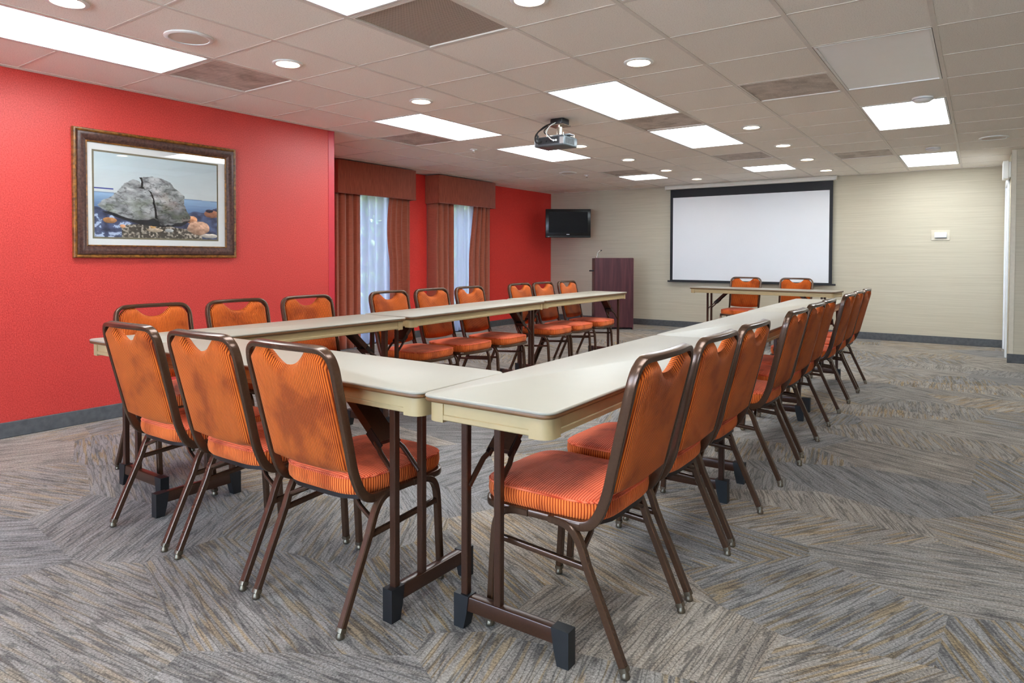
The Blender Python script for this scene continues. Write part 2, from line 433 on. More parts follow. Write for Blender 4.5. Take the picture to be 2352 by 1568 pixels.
# ------------------------------------------------------------------ the setting
XR, XW, YB, YE = -5.12, -6.71, 10.811, 4.27     # red wall, window wall, back wall, end of red wall
XD, YD = .28, 9.30                              # doorway wall and the return beside it
XE, YN = 2.40, -3.2                             # right wall and rear wall (behind the camera)
BIG = 'structure'
struct(MB().box(XW-.2, XE+.2, YN-.2, YB+.2, -.1, 0).build('floor', 'carpet', smooth=0), 'grey and ochre patchwork patterned carpet')
struct(MB().box(XR-.15, XR, YN, YE, 0, HC+.1).build('wall_left', 'red_paper', smooth=0), 'red textured wallpaper wall with the framed picture')
struct(MB().box(XW-.15, XR-.15, YE-.15, YE, 0, HC+.1).build('wall_alcove', 'window_red_paper', smooth=0), 'red wall returning behind the drapes')
struct(MB().box(XW-.15, XD+.15, YB, YB+.15, 0, HC+.1).build('wall_back', 'grasscloth', smooth=0), 'beige grasscloth wall behind the projection screen')
struct(MB().box(XD, XD+.12, YD+.12, YB, 0, HC+.1).build('wall_doorway', 'grasscloth', smooth=0), 'narrow beige wall holding the white door')
struct(MB().box(XD, XE, YD, YD+.12, 0, HC+.1).build('wall_return', 'grasscloth', smooth=0), 'beige wall at the right edge')
struct(MB().box(XE, XE+.15, YN, YD+.12, 0, HC+.1).build('wall_right', 'grasscloth', smooth=0))
FILL_WIN = [(-4.6, -2.0), (-1.4, 1.2)]; RZ0, RZ1 = .35, 2.15  # rear windows out of view, added to brighten the foreground and ceiling
rw = MB()
for a, b in ((XR-.15, FILL_WIN[0][0]), (FILL_WIN[0][1], FILL_WIN[1][0]), (FILL_WIN[1][1], XE+.15)): rw.box(a, b, YN-.15, YN, 0, HC+.1)
for a, b in FILL_WIN: rw.box(a, b, YN-.15, YN, 0, RZ0); rw.box(a, b, YN-.15, YN, RZ1, HC+.1)
struct(rw.build('wall_rear', 'grasscloth', smooth=0))
for n, (a, b) in enumerate(FILL_WIN):
    fr = MB()
    for q in (a, (a+b)/2-.03, b-.06): fr.box(q, q+.06, YN-.12, YN-.05, RZ0, RZ1)
    for q in (RZ0, RZ1-.06):
        fr.box(a+.06, (a+b)/2-.03, YN-.12, YN-.05, q, q+.06); fr.box((a+b)/2+.03, b-.06, YN-.12, YN-.05, q, q+.06)
    w = struct(fr.build('window_%d' % (n+3), 'window_white', smooth=0), 'wide unseen window in the rear wall, added for fill daylight')
    MB().box(a+.06, (a+b)/2-.03, YN-.088, YN-.084, RZ0+.06, RZ1-.06).build('pane', 'pane_glass', w, 0)
    MB().box((a+b)/2+.03, b-.06, YN-.088, YN-.084, RZ0+.06, RZ1-.06).build('pane', 'pane_glass', w, 0)
    pl = bpy.data.lights.new('window_portal', 'AREA'); pl.shape = 'RECTANGLE'; pl.size = b-a; pl.size_y = RZ1-RZ0; pl.cycles.is_portal = True
    po = bpy.data.objects.new('window_portal', pl); col.objects.link(po); po.location = ((a+b)/2, YN-.2, (RZ0+RZ1)/2); po.rotation_euler = (R(90), 0, 0)
WIN = [(5.62, 6.62), (7.50, 8.48)]; WZ0, WZ1 = .10, 2.08
ys = [YE-.15, WIN[0][0], WIN[0][1], WIN[1][0], WIN[1][1], YB+.15]
ww = MB()
for a, b in ((ys[0], ys[1]), (ys[2], ys[3]), (ys[4], ys[5])): ww.box(XW-.15, XW, a, b, 0, HC+.1)
for a, b in WIN: ww.box(XW-.15, XW, a, b, 0, WZ0); ww.box(XW-.15, XW, a, b, WZ1, HC+.1)
struct(ww.build('wall_window', 'window_red_paper', smooth=0), 'red wall with two curtained windows')
# baseboards
def baseboard(name, x0, x1, y0, y1): struct(MB().box(x0, x1, y0, y1, 0, .102, .004).build(name, 'base_vinyl'), 'dark grey vinyl baseboard')
baseboard('baseboard_left', XR, XR+.012, YN, YE)
baseboard('baseboard_back', XW+.012, XD, YB-.012, YB)
baseboard('baseboard_window', XW, XW+.012, YE, YB)
baseboard('baseboard_return', XD-.012, XE, YD-.012, YD)
baseboard('baseboard_rear', XR+.012, XE, YN, YN+.012)
baseboard('baseboard_right', XE-.012, XE, YN+.012, YD-.012)
# corner guards
struct(MB().box(XR, XR+.004, YE-.07, YE+.004, .102, HC, .001).box(XR-.07, XR+.004, YE, YE+.004, .102, HC, .001).build('trim_1', 'corner_red'), 'smooth red corner guard at the end of the red wall')
struct(MB().box(XD-.004, XD, YD-.004, YD+.045, .0, HC, .001).box(XD-.004, XD+.045, YD-.004, YD, .102, HC, .001).build('trim_2', 'corner_beige'), 'beige corner guard beside the door')
# windows
for n, (a, b) in enumerate(WIN):
    fr = MB()
    for q in (a, b-.05): fr.box(XW-.12, XW-.05, q, q+.05, WZ0, WZ1)
    for q in (WZ0, WZ1-.06): fr.box(XW-.12, XW-.05, a+.05, b-.05, q, q+.06)
    w = struct(fr.build('window_%d' % (n+1), 'window_white', smooth=0), 'tall white framed window behind the sheer curtain')
    MB().box(XW-.088, XW-.084, a+.05, b-.05, WZ0+.06, WZ1-.06).build('pane', 'pane_glass', w, 0)
    MB().box(XW-.05, XW+.03, a-.02, b+.02, WZ0-.03, WZ0, .004).build('window_sill', 'window_white', w)
    pl = bpy.data.lights.new('window_portal', 'AREA'); pl.shape = 'RECTANGLE'; pl.size = b-a; pl.size_y = WZ1-WZ0; pl.cycles.is_portal = True
    po = bpy.data.objects.new('window_portal', pl); col.objects.link(po); po.location = (XW-.2, (a+b)/2, (WZ0+WZ1)/2); po.rotation_euler = (R(90), 0, R(-90))
# door in the doorway wall
dr = struct(MB().box(XD-.006, XD, 9.82, 10.66, .005, 2.08, .002).build('door_1', 'door_white'), 'white door seen edge-on beside the beige wall')
cs = MB()
for q in (9.74, 10.66): cs.box(XD-.022, XD, q, q+.08, 0, 2.16, .004)
cs.build('casing', 'door_white', dr)
MB().box(XD-.022, XD, 9.82, 10.66, 2.08, 2.16, .004).build('casing', 'door_white', dr)

# ------------------------------------------------------------------ ceiling: grid, tiles, fixtures
GX0, GP, GY0, GQ = -2.039, .6096, 2.915, .6155
gx = lambda i: GX0+i*GP
gy = lambda j: GY0+j*GQ
ceil = struct(MB().box(XW-.15, XE+.15, YN-.15, YB+.15, HC+.11, HC+.2).build('ceiling', 'plenum', smooth=0), 'white suspended tile ceiling')
I0, I1, J0, J1 = -8, 4, -6, 12
LIGHTS = [(-4, -3, 2), (-1, -3, 2), (-1, 2, 2), (-4, 2, 2), (-4, 5, 2), (-1, 5, 2), (-4, 10, 1), (-1, 10, 1), (2, 5, 2), (2, 10, 2), (2, 2, 2)]
VENTS = [(-4, -1), (-1, -1), (1, 3), (-5, 3), (-1, 4), (-1, 8), (1, 9), (-4, 9), (1, -1)]
FILL_PANELS = [(2, -3, 'added lit ceiling panel, unseen, above and right of the camera'), (2, -6, 'added lit ceiling panel, unseen, behind the camera at the right')]  # extra panels outside the view, added to light the foreground
taken = set(VENTS)
for i, j, l in LIGHTS + [(a, b, 2) for a, b, _ in FILL_PANELS]: taken |= {(i, j+k) for k in range(l)}
def blocked(x0, x1, y0, y1):
    if x1 <= XR+.001 and y1 <= YE: return True
    return False
TT = .011
def tile_mesh(w, d):
    return MB().box(-w/2, w/2, -d/2, d/2, 0, .014, .003).mesh('ceiling_tile', 'mineral_tile', 0)
full_tile = tile_mesh(GP-.016, GQ-.016)
for i in range(I0, I1+1):
    for j in range(J0, J1+1):
        if (i, j) in taken: continue
        x0, x1, y0, y1 = max(gx(i), XW), min(gx(i+1), XE), gy(j), min(gy(j+1), YB)
        if y1 <= YE+.01: x0 = max(x0, XR)
        if x0 >= XD and y0 >= YD: continue
        if x1-x0 < .03 or y1-y0 < .03: continue
        fullt = abs((x1-x0)-GP) < 1e-4 and abs((y1-y0)-GQ) < 1e-4
        me = full_tile if fullt else tile_mesh(x1-x0-.014, y1-y0-.014)
        o = link('ceiling_tile', me, ceil); o.location = ((x0+x1)/2, (y0+y1)/2, HC+.004)
# plain ceiling field over the part behind and beside the camera
MB().box(XR, XE, YN, gy(J0)-.008, HC+.004, HC+.02).box(gx(I1+1)+.008, XE, gy(J0), YD, HC+.004, HC+.02).build('ceiling_field', 'mineral_tile', ceil, 0)
# tees: each line of the grid is one bar
for i in range(I0, I1+2):
    x = gx(i)
    if x < XW: continue
    y0 = gy(J0) if x > XR+.01 else YE
    y1 = YB if x < XD else YD
    MB().box(x-.0115, x+.0115, y0, y1, HC+.0006, HC+.03).build('ceiling_tee', 'tee_white', ceil, 0)
for j in range(J0, J1+1):
    y = gy(j)
    x0 = XR if y < YE else XW
    x1 = min(gx(I1+1), XE) if y < YD else XD
    for i in range(I0, I1+1):
        a, b = max(gx(i), x0), min(gx(i+1), x1)
        if b-a < .03: continue
        if (i, j) in taken and (i, j-1) in taken and any(i == q and j > w and j < w+l for q, w, l in LIGHTS): continue
        MB().box(a+.0115, b-.0115, y-.009, y+.009, HC+.0022, HC+.03).build('cross_tee', 'tee_white', ceil, 0)
struct(MB().box(XW, XW+.022, YE, YB, HC-.001, HC+.02).build('trim_3', 'tee_white', smooth=0), 'wall angle along the window wall')
struct(MB().box(XR, XR+.022, YN, YE, HC-.001, HC+.02).build('trim_4', 'tee_white', smooth=0), 'wall angle along the red wall')
struct(MB().box(XW+.022, XD, YB-.022, YB, HC-.001, HC+.02).build('trim_5', 'tee_white', smooth=0), 'wall angle along the back wall')

LIGHT_LABELS = ['long lit ceiling panel at the upper left corner above the red wall',
    'lit ceiling panel cut off by the top edge beside the large grille',
    'large lit ceiling panel right of and nearest to the projector',
    'lit ceiling panel left of the projector, near the red wall',
    'lit ceiling panel directly behind the hanging projector',
    'lit ceiling panel between two grilles, behind the large one right of the projector',
    'short far lit ceiling panel above the television and lectern',
    'short far lit ceiling panel above the projection screen',
    'lit ceiling panel on the right beside the nearer smoke detector',
    'far right lit ceiling panel above the beige wall with the thermostat',
    'unlit pinkish white ceiling panel at the upper right']
def troffer(i, j, l, label, lit):
    w, d = GP-.03, GQ*l-.03
    r = tag(empty('ceiling_light', (gx(i)+GP/2, gy(j)+GQ*l/2, HC)), label, 'light', 'ceiling light panels')
    f = MB()
    f.box(-w/2, -w/2+.014, -d/2, d/2, .001, .06); f.box(w/2-.014, w/2, -d/2, d/2, .001, .06)
    f.box(-w/2+.014, w/2-.014, -d/2, -d/2+.014, .001, .06); f.box(-w/2+.014, w/2-.014, d/2-.014, d/2, .001, .06)
    f.box(-w/2, w/2, -d/2, d/2, .06, .07)
    f.build('frame', 'fixture_white', r, 0)
    MB().box(-w/2+.014, w/2-.014, -d/2+.014, d/2-.014, .008, .013).build('diffuser', 'panel_glow' if lit else 'dead_lens', r, 0)
for (i, j, l), lb in zip(LIGHTS, LIGHT_LABELS): troffer(i, j, l, lb, not lb.startswith('unlit'))
for i, j, lb in FILL_PANELS: troffer(i, j, 2, lb, True)

VENT_LABELS = ['dusty perforated ceiling grille at the left, above the framed picture',
    'large brown-grey perforated ceiling grille at the top centre',
    'dust-streaked perforated ceiling grille on the right below the unlit panel',
    'faint grey ceiling grille at the left beside the lit panel, above the window',
    'grey ceiling grille between two lit panels right of the projector',
    'small far ceiling grille in front of the screen',
    'small far ceiling grille on the right, above the thermostat wall',
    'small far ceiling grille above the television, beside a short lit panel',
    'ceiling grille corner cut off by the top edge, right of centre']
for n, ((i, j), lb) in enumerate(zip(VENTS, VENT_LABELS)):
    w, d = GP-.026, GQ-.026
    r = tag(empty('ceiling_grille', (gx(i)+GP/2, gy(j)+GQ/2, HC)), lb, 'vent', 'ceiling grilles')
    f = MB()
    for a, b, c, e in ((-w/2, w/2, -d/2, -d/2+.012), (-w/2, w/2, d/2-.012, d/2), (-w/2, -w/2+.012, -d/2+.012, d/2-.012), (w/2-.012, w/2, -d/2+.012, d/2-.012)): f.box(a, b, c, e, .002, .03)
    f.build('frame', 'tee_white', r, 0)
    MB().box(-w/2+.012, w/2-.012, -d/2+.012, d/2-.012, .010, .014).build('perforated_plate', 'vent_clean' if n in (1, 8) else 'vent_dusty', r, 0)

ORD = ['first', 'second', 'third', 'fourth', 'fifth', 'sixth', 'seventh', 'eighth', 'ninth']
def downlight(x, y, label):
    r = tag(empty('downlight', (x, y, HC)), label, 'light', 'recessed downlights')
    MB().lathe([(.092, .003), (.092, -.003), (.086, -.007), (.072, -.006), (.068, .002), (.066, .0035)], n=32).build('trim_ring', 'fixture_white', r)
    MB().lathe([(.066, .0038), (.060, .0032), (0, .003)], n=32).build('lamp', 'lamp_glow', r)
for k, y in enumerate([1.384, 2.617, 3.835, 6.35, 7.565, 8.775, 10.0]):
    downlight(-3.572, y, 'round warm downlight, %s from the camera in the row above the left tables' % ORD[k])
for k, y in enumerate([2.62, 3.845, 6.34, 7.555, 8.78, 10.01]):
    downlight(-1.75, y, 'round warm downlight, %s from the camera in the row above the right tables' % ORD[k])
def ceil_speaker(x, y, label):
    r = tag(empty('ceiling_speaker', (x, y, HC)), label, 'speaker', 'ceiling speakers')
    MB().lathe([(.126, .003), (.126, -.004), (.118, -.009), (.104, -.008), (.102, .0)], n=36).build('rim', 'fixture_white', r)
    MB().lathe([(.102, -.004), (.05, -.006), (0, -.0065)], n=36).build('grille', 'speaker_cloth', r)
ceil_speaker(-3.60, 1.995, 'round flush ceiling speaker at the upper left beside the long light')
ceil_speaker(-4.84, 8.255, 'small round ceiling speaker far back near the television')
ceil_speaker(.10, 8.255, 'round ceiling speaker at the far right edge')
def detector(x, y, label):
    r = tag(empty('smoke_detector', (x, y, HC)), label, 'detector', 'smoke detectors')
    MB().lathe([(.072, .003), (.072, -.01), (.066, -.018), (.05, -.03), (0, -.034)], n=28).build('housing', 'fixture_white', r)
    MB().lathe([(.0715, -.010), (.074, -.013), (.0715, -.016)], n=28).build('vent_ring', 'silver_print', r)
detector(-.37, 5.92, 'white round smoke detector in front of the nearer right light panel')
detector(-.436, 8.66, 'white round smoke detector in front of the far right light panel')
def sprinkler(x, y, label):
    r = tag(empty('sprinkler', (x, y, HC)), label, 'sprinkler', 'ceiling sprinklers')
    MB().lathe([(.040, .003), (.040, -.003), (.034, -.008), (.016, -.010), (.014, -.02), (0, -.022)], n=20).build('escutcheon', 'fixture_white', r)
    MB().lathe([(.007, -.02), (.007, -.035), (.018, -.036), (.018, -.039), (0, -.040)], n=14).build('deflector', 'chrome', r)
sprinkler(-4.67, 5.87, 'small ceiling sprinkler left of the projector')
sprinkler(-4.74, 8.63, 'small ceiling sprinkler far back beside the speaker')

# ------------------------------------------------------------------ banquet chairs
def back_s(z): return (.78-z)*.24
def make_chair():
    root = empty('banquet_chair')
    tubeS = rrect(.021, .030, .006, 2)
    # seat ring under the cushion
    hw = .204
    ring = [(-hw, .150), (-hw+.002, .30), (-hw-.004, .42), (-hw+.004, .475), (-hw+.045, .508), (-.08, .520), (0, .523)]
    ring = ring + [(-x, s) for x, s in ring[-2::-1]]
    pth = smooth_path([(x, s, .392) for x, s in ring], 4)
    MB().sweep(pth, rrect(.022, .024, .006, 2), (0, 0, 1)).build('seat_frame', 'bronze_paint', root)
    MB().box(-.19, .19, .24, .262, .374, .392, .003).build('cross_bar', 'bronze_paint', root)
    # back frame: one bent tube from rail to rail over the top
    half = [(.204, .235, .391), (.204, .175, .391), (.203, .140, .3935), (.202, .112, .408), (.201, .090, .44)]
    for z in (.50, .58, .66, .74, .80): half.append((.199+.009*(z-.44)/.36, back_s(z), z))
    zt = .889
    half += [(.2075, back_s(.83), .83), (.199, back_s(.862), .862), (.178, back_s(.882)-.001, .882), (.148, back_s(zt)-.003, zt), (.08, back_s(zt)-.010, zt+.001), (0, back_s(zt)-.013, zt+.001)]
    full = half + [(-x, s, z) for x, s, z in half[-2::-1]]
    path = smooth_path(full, 3)
    bs = []
    for p in path:
        if p.z < .40: bs.append(Vector((0, 0, 1)))
        elif p.z < .47:
            k = (p.z-.40)/.07; bs.append(Vector((0, .35+k*.62, 1-.76*k)).normalized())
        else: bs.append(Vector((0, .972, .233)))
    # below the bend the tube lies along the rail, its deep side turned up
    MB().sweep(path, rrect(.020, .030, .0045, 2), bs).build('back_frame', 'bronze_paint', root)
    # backrest pad
    mb = MB(); nu, nv = 48, 22; uv = []
    zb = .478
    def top(x):
        z = .8815
        ax = abs(x)
        if ax > .135: z -= .046*((ax-.135)/.061)**2.2
        if ax < .098: z -= .052*(1-(ax/.098)**2.6)**1.3
        return z
    def pt(iu, iv, side):
        u = -1+2*iu/nu; v = iv/nv
        hwid = .187+.009*v
        x = u*hwid
        zt_ = top(x*(.196/hwid)) ; zb_ = zb + .012*abs(u)**3
        z = zb_+(zt_-zb_)*v
        e = max(abs(u)**9, abs(2*v-1)**12)
        th = .026*math.sqrt(max(0, 1-e))
        thb = .022*math.sqrt(max(0, 1-e))
        sm = back_s(z) - .012*(1-u*u)*v
        s = sm + (th if side > 0 else -thb)
        return (x, s, z + (.24*(th if side > 0 else -thb)))
    idx = {}
    for side in (1, -1):
        for iu in range(nu+1):
            for iv in range(nv+1):
                rim = iu in (0, nu) or iv in (0, nv)
                if side < 0 and rim: idx[(side, iu, iv)] = idx[(1, iu, iv)]; continue
                p = pt(iu, iv, side); idx[(side, iu, iv)] = len(mb.v); mb.v.append(p); uv.append((p[0], p[2]))
    for side in (1, -1):
        for iu in range(nu):
            for iv in range(nv):
                q = [idx[(side, iu, iv)], idx[(side, iu+1, iv)], idx[(side, iu+1, iv+1)], idx[(side, iu, iv+1)]]
                if len(set(q)) >= 3: mb.f.append(tuple(dict.fromkeys(q if side > 0 else q[::-1])))
    mb.uv = uv
    mb.build('backrest', 'back_cord', root, 70)
    # seat cushion: crowned top + ribbed boxing band + piping
    def outline(n=72):
        pts = []
        for k in range(n):
            a = 2*math.pi*k/n; c, s_ = math.cos(a), math.sin(a)
            ex = 5.0
            r = 1/((abs(c)**ex+abs(s_)**ex)**(1/ex))
            y = r*s_
            x = r*c*(.206+.008*y)
            pts.append((x, .304+.220*y))
        return pts
    ol = outline(); n = len(ol)
    top_mb = MB(); uv = []
    rings = [1.0, .985, .95, .88, .76, .6, .4, .2]
    for q, k in enumerate(rings):
        h = .462+.018*(1-k**3)
        if q == 0: h = .456
        for x, s in ol: top_mb.v.append((x*k, .304+(s-.304)*k, h)); uv.append((.304+(s-.304)*k, x*k))
    top_mb.v.append((0, .304, .482)); uv.append((.304, 0))
    for q in range(len(rings)-1):
        for k in range(n): top_mb.f.append((q*n+k, q*n+(k+1) % n, (q+1)*n+(k+1) % n, (q+1)*n+k))
    for k in range(n): top_mb.f.append(((len(rings)-1)*n+k, (len(rings)-1)*n+(k+1) % n, len(top_mb.v)-1))
    top_mb.uv = uv
    seat = top_mb.build('seat_cushion', 'seat_cord', root, 70)
    band = MB(); uv = []; per = 0
    lev = [(.402, .965), (.412, 1.0), (.430, 1.014), (.446, 1.010), (.456, 1.0)]
    for z, k in lev:
        per = 0
        for q in range(n+1):
            x, s = ol[q % n]
            if q: per += math.hypot(x-ol[q-1][0], s-ol[q-1][1])
            band.v.append((x*k, .304+(s-.304)*k, z)); uv.append((per, z))
    for q in range(len(lev)-1):
        for k in range(n): band.f.append((q*(n+1)+k, q*(n+1)+k+1, (q+1)*(n+1)+k+1, (q+1)*(n+1)+k))
    band.uv = uv
    band.build('seat_band', 'band_cord', seat, 70)
    pb = MB(); pb.sweep([(x*1.0, s, .4575) for x, s in ol], circ(.0035, 6), (0, 0, 1), closed=True)
    pb.uv = [(v[0], v[1]) for v in pb.v]
    pb.build('piping', 'seat_cord', seat)
    MB().prism([(x*.955, .304+(s-.304)*.955) for x, s in ol[::3]], .386, .403).build('seat_pan', 'dark_channel', seat)
    # legs
    legS = rrect(.022, .024, .003, 1)
    for sx in (1, -1):
        x = .2125*sx
        rear = [(x-.006*sx, .255, .392), (x-.004*sx, .205, .390), (x, .170, .375), (x, .146, .340), (x, .124, .282)]
        p = smooth_path(rear, 4)[:-1] + [Vector((x, .124, .282)), Vector((x, .060, .143)), Vector((x, .005, .022))]
        lg = MB().sweep(p, legS, (1, 0, 0)).build('leg', 'bronze_paint', root)
        MB().sweep([(x, .009, .031), (x, .004, .019)], rrect(.026, .028, .006, 2), (1, 0, 0)).lathe([(0, 0), (.012, 0), (.014, .004), (.013, .010), (.009, .020), (0, .020)], (x, 0.003, 0), 14).build('glide', 'glide_nickel', lg)
        frt = [(x-.006*sx, .33, .392), (x-.004*sx, .385, .390), (x, .425, .376), (x, .448, .340), (x, .456, .290)]
        p = smooth_path(frt, 4)[:-1] + [Vector((x, .456, .290)), Vector((x, .465, .150)), Vector((x, .473, .022))]
        lg = MB().sweep(p, legS, (1, 0, 0)).build('leg', 'bronze_paint', root)
        MB().sweep([(x, .4725, .031), (x, .473, .019)], rrect(.026, .028, .006, 2), (1, 0, 0)).lathe([(0, 0), (.012, 0), (.014, .004), (.013, .010), (.009, .020), (0, .020)], (x, .474, 0), 14).build('glide', 'glide_nickel', lg)
        MB().sweep([(x, .128, .277), (x, .455, .297)], rrect(.018, .018, .004, 2), (1, 0, 0)).build('stretcher', 'bronze_paint', root)
        MB().sweep([(x-.005*sx, .140, .325), (x-.07*sx, .150, .352), (x-.12*sx, .165, .380), (x-.13*sx, .20, .389)], rrect(.014, .014, .004, 2), (0, 1, 0)).build('brace', 'bronze_paint', root)
    return root
proto = make_chair(); index_kids(proto)
chairs = []
# local +y = direction the sitter faces; origin on the floor between the rear feet
for k, (x, y) in enumerate([(-.786, 1.883), (-.792, 2.396), (-.802, 2.912), (-.812, 3.766), (-.83, 4.36), (-.84, 4.818), (-.845, 5.705), (-.85, 6.215), (-.852, 6.735)]):
    chairs.append((x, y, 90, 'orange corduroy banquet chair, %s from the camera along the right-hand tables' % ORD[k], 'chairs along the right tables'))
for k, (x, lb) in enumerate([(-1.80, 'nearest orange banquet chair at the cross table, back to the camera, by the table corner'), (-2.312, 'orange banquet chair with its back to the camera, middle of three at the cross table'), (-2.845, 'orange banquet chair with its back to the camera, leftmost of three at the cross table')]):
    chairs.append((x, 1.335, 0, lb, 'chairs at the cross table'))
for k, (x, y, a) in enumerate([(-3.87, 1.93, 0), (-3.87, 2.46, 0), (-3.87, 3.0, 0), (-3.885, 3.81, 2), (-3.9, 4.335, 1), (-3.9, 4.865, 2), (-3.94, 5.758, 1), (-3.945, 6.22, 1), (-3.95, 6.755, 1)]):
    chairs.append((x, y, -90+a, 'orange corduroy banquet chair, %s from the camera behind the left-hand tables' % ORD[k], 'chairs along the left tables'))
chairs.append((-2.715, 9.62, 180, 'left of two orange banquet chairs facing the camera below the screen', 'chairs at the head table'))
chairs.append((-2.04, 9.62, 180, 'right of two orange banquet chairs facing the camera below the screen', 'chairs at the head table'))
random.seed(4)
for n, (x, y, a, lb, gp) in enumerate(chairs):
    c = proto if n == 0 else copy_tree(proto)
    c.location = (x, y, 0); c.rotation_euler = (0, 0, R(a + (random.uniform(-1, 1) if n > 2 else 0)))
    tag(c, lb, 'chair', gp)

# ------------------------------------------------------------------ folding tables
TZ, TW = .762, .457
def rounded(w, d, r, n=6):
    pts = []
    for cx, cy_, a0 in ((w/2-r, d/2-r, 0), (-w/2+r, d/2-r, 90), (-w/2+r, -d/2+r, 180), (w/2-r, -d/2+r, 270)):
        for k in range(n+1):
            a = R(a0+90*k/n); pts.append((cx+r*math.cos(a), cy_+r*math.sin(a)))
    return pts
def shell(levels, cap_top=True, cap_bot=True):
    """stack of same-sized outlines -> closed skin"""
    mb = MB(); n = len(levels[0][0])
    for ol, z in levels: mb.v += [(x, y, z) for x, y in ol]
    for q in range(len(levels)-1):
        for k in range(n): mb.f.append((q*n+k, q*n+(k+1) % n, (q+1)*n+(k+1) % n, (q+1)*n+k))
    if cap_bot: mb.f.append(tuple(range(n-1, -1, -1)))
    if cap_top: mb.f.append(tuple((len(levels)-1)*n+k for k in range(n)))
    return mb
def make_table(LN, name='folding_table'):
    root = empty(name)
    o = lambda inset: rounded(LN-2*inset, TW-2*inset, .038-inset*.5)
    shell([(o(.0015), TZ-.0085), (o(.0), TZ-.0065), (o(.0), TZ-.004), (o(.0012), TZ-.0015), (o(.004), TZ)]).build('tabletop', 'table_cream', root, 50)
    shell([(o(.010), TZ-.0225), (o(.003), TZ-.020), (o(.0005), TZ-.015), (o(.0025), TZ-.0087)]).build('edge_band', 'table_edge', root, 50)
    # apron: four rails with moulded corner blocks
    ins, zt, zb = .018, TZ-.0225, TZ-.074
    hx, hy = LN/2-ins, TW/2-ins
    for s in (1, -1):
        MB().box(-hx+.055, hx-.055, min(s*hy, s*(hy-.014)), max(s*hy, s*(hy-.014)), zb+.018, zt).box(-hx+.055, hx-.055, min(s*(hy+.0), s*(hy-.020)), max(s*(hy+.003), s*(hy-.020)), zb, zb+.018, .003).build('apron_rail', 'table_apron', root)
        MB().box(min(s*hx, s*(hx-.014)), max(s*hx, s*(hx-.014)), -hy+.055, hy-.055, zb+.018, zt).box(min(s*(hx-.020), s*(hx+.003)), max(s*(hx-.020), s*(hx+.003)), -hy+.055, hy-.055, zb, zb+.018, .003).build('apron_rail', 'table_apron', root)
        for s2 in (1, -1):
            pts = [(hx-.060, hy-.018), (hx-.060, hy+.004)]
            r = .036
            for k in range(7):
                a = R(90-15*k); pts.append((hx+.004-r+r*math.cos(a), hy+.004-r+r*math.sin(a)))
            pts += [(hx+.004, hy-.060), (hx-.018, hy-.060), (hx-.030, hy-.030)]
            MB().prism([(s*x, s2*y) for x, y in pts], zb-.006, zt).build('corner_block', 'table_apron', root, 30)
    MB().box(-hx+.02, hx-.02, -hy+.02, hy-.02, TZ-.030, TZ-.0228).build('underside', 'table_apron', root, 0)
    legS = rrect(.0245, .0245, .0025, 1)
    for e in (1, -1):
        # e=+1 end: leg pair set to one side so that both ends can fold flat
        ex = e*(LN/2-.157); side = -e
        y1, y2 = side*.174, side*.047
        bar = MB().sweep([(ex, -.188*1, .082), (ex, .188, .082)], rrect(.034, .048, .005, 2), (0, 0, 1)).build('foot_bar', 'leg_paint', root)
        for s in (1, -1):
            pr = [(.012, .108), (.205, .108), (.205, 0), (.172, 0), (.152, .052), (.130, .058)]
            pr = [(.150, .108), (.208, .108), (.208, .001), (.170, .001), (.158, .050)]
            cap = MB(); v0 = [(ex-.0205, s*y, z) for y, z in pr]; v1 = [(ex+.0205, s*y, z) for y, z in pr]; k = len(pr)
            cap.add(v0+v1, [tuple(range(k)), tuple(range(2*k-1, k-1, -1))]+[(q, (q+1) % k, k+(q+1) % k, k+q) for q in range(k)])
            cap.build('foot_cap', 'black_plastic', bar, 30)
        for y in (y1, y2):
            MB().sweep([(ex, y, .10), (ex, y, TZ-.032)], legS, (1, 0, 0)).build('leg', 'leg_paint', root)
        # folding brace: two rods up to a hinged channel that runs to the underside
        ym = (y1+y2)/2; jx, jz = ex-e*.105, .540
        tx, tz = ex-e*.305, TZ-.040
        dx, dz = tx-jx, tz-jz; ln = math.hypot(dx, dz)
        br = MB()
        nx, nz = -dz/ln, dx/ln
        if nz < 0: nx, nz = -nx, -nz
        def slab(y0, y1_, o0, o1, t0=0.0, t1=1.0):
            v = []
            for t in (t0, t1):
                for yy in (y0, y1_):
                    for o_ in (o0, o1): v.append((jx+dx*t+nx*o_, yy, jz+dz*t+nz*o_))
            br.add(v, [(0, 1, 3, 2), (4, 6, 7, 5), (0, 4, 5, 1), (2, 3, 7, 6), (0, 2, 6, 4), (1, 5, 7, 3)])
        slab(ym-.040, ym+.040, .020, .024); slab(ym-.040, ym-.036, -.006, .020); slab(ym+.036, ym+.040, -.006, .020)
        b = br.build('brace', 'leg_paint', root, 0)
        hb = MB()
        br = hb
        slab(ym-.0365, ym+.0365, -.002, .019, .0, .16)
        slab(ym-.044, ym-.040, -.010, .022, -.06, .22); slab(ym+.040, ym+.044, -.010, .022, -.06, .22)
        hb.build('hinge_clip', 'dark_channel', b, 0)
        if e > 0 or True:
            lb = MB(); br = lb
            slab(ym-.020, ym+.020, .0242, .0252, .80, .96)
            lb.build('warning_label', 'orange_label', b, 0)
        for y in (y1, y2):
            s = 1 if y > ym else -1
            MB().sweep([(ex, y-s*.012, .452), (ex-e*.075, y-s*.012, .520), (jx-e*.012, ym+s*.036, jz+.012)], rrect(.012, .016, .003, 2), (0, 1, 0)).build('brace_rod', 'leg_paint', b)
    return root
def place_table(LN, cx, cy_, rz, label):
    t = make_table(LN); t.location = (cx, cy_, 0); t.rotation_euler = (0, 0, R(rz)); tag(t, label, 'table', 'folding tables'); return t
place_table(1.855, -1.158, 2.394, -88.9, 'cream folding table nearest the camera in the right-hand row')
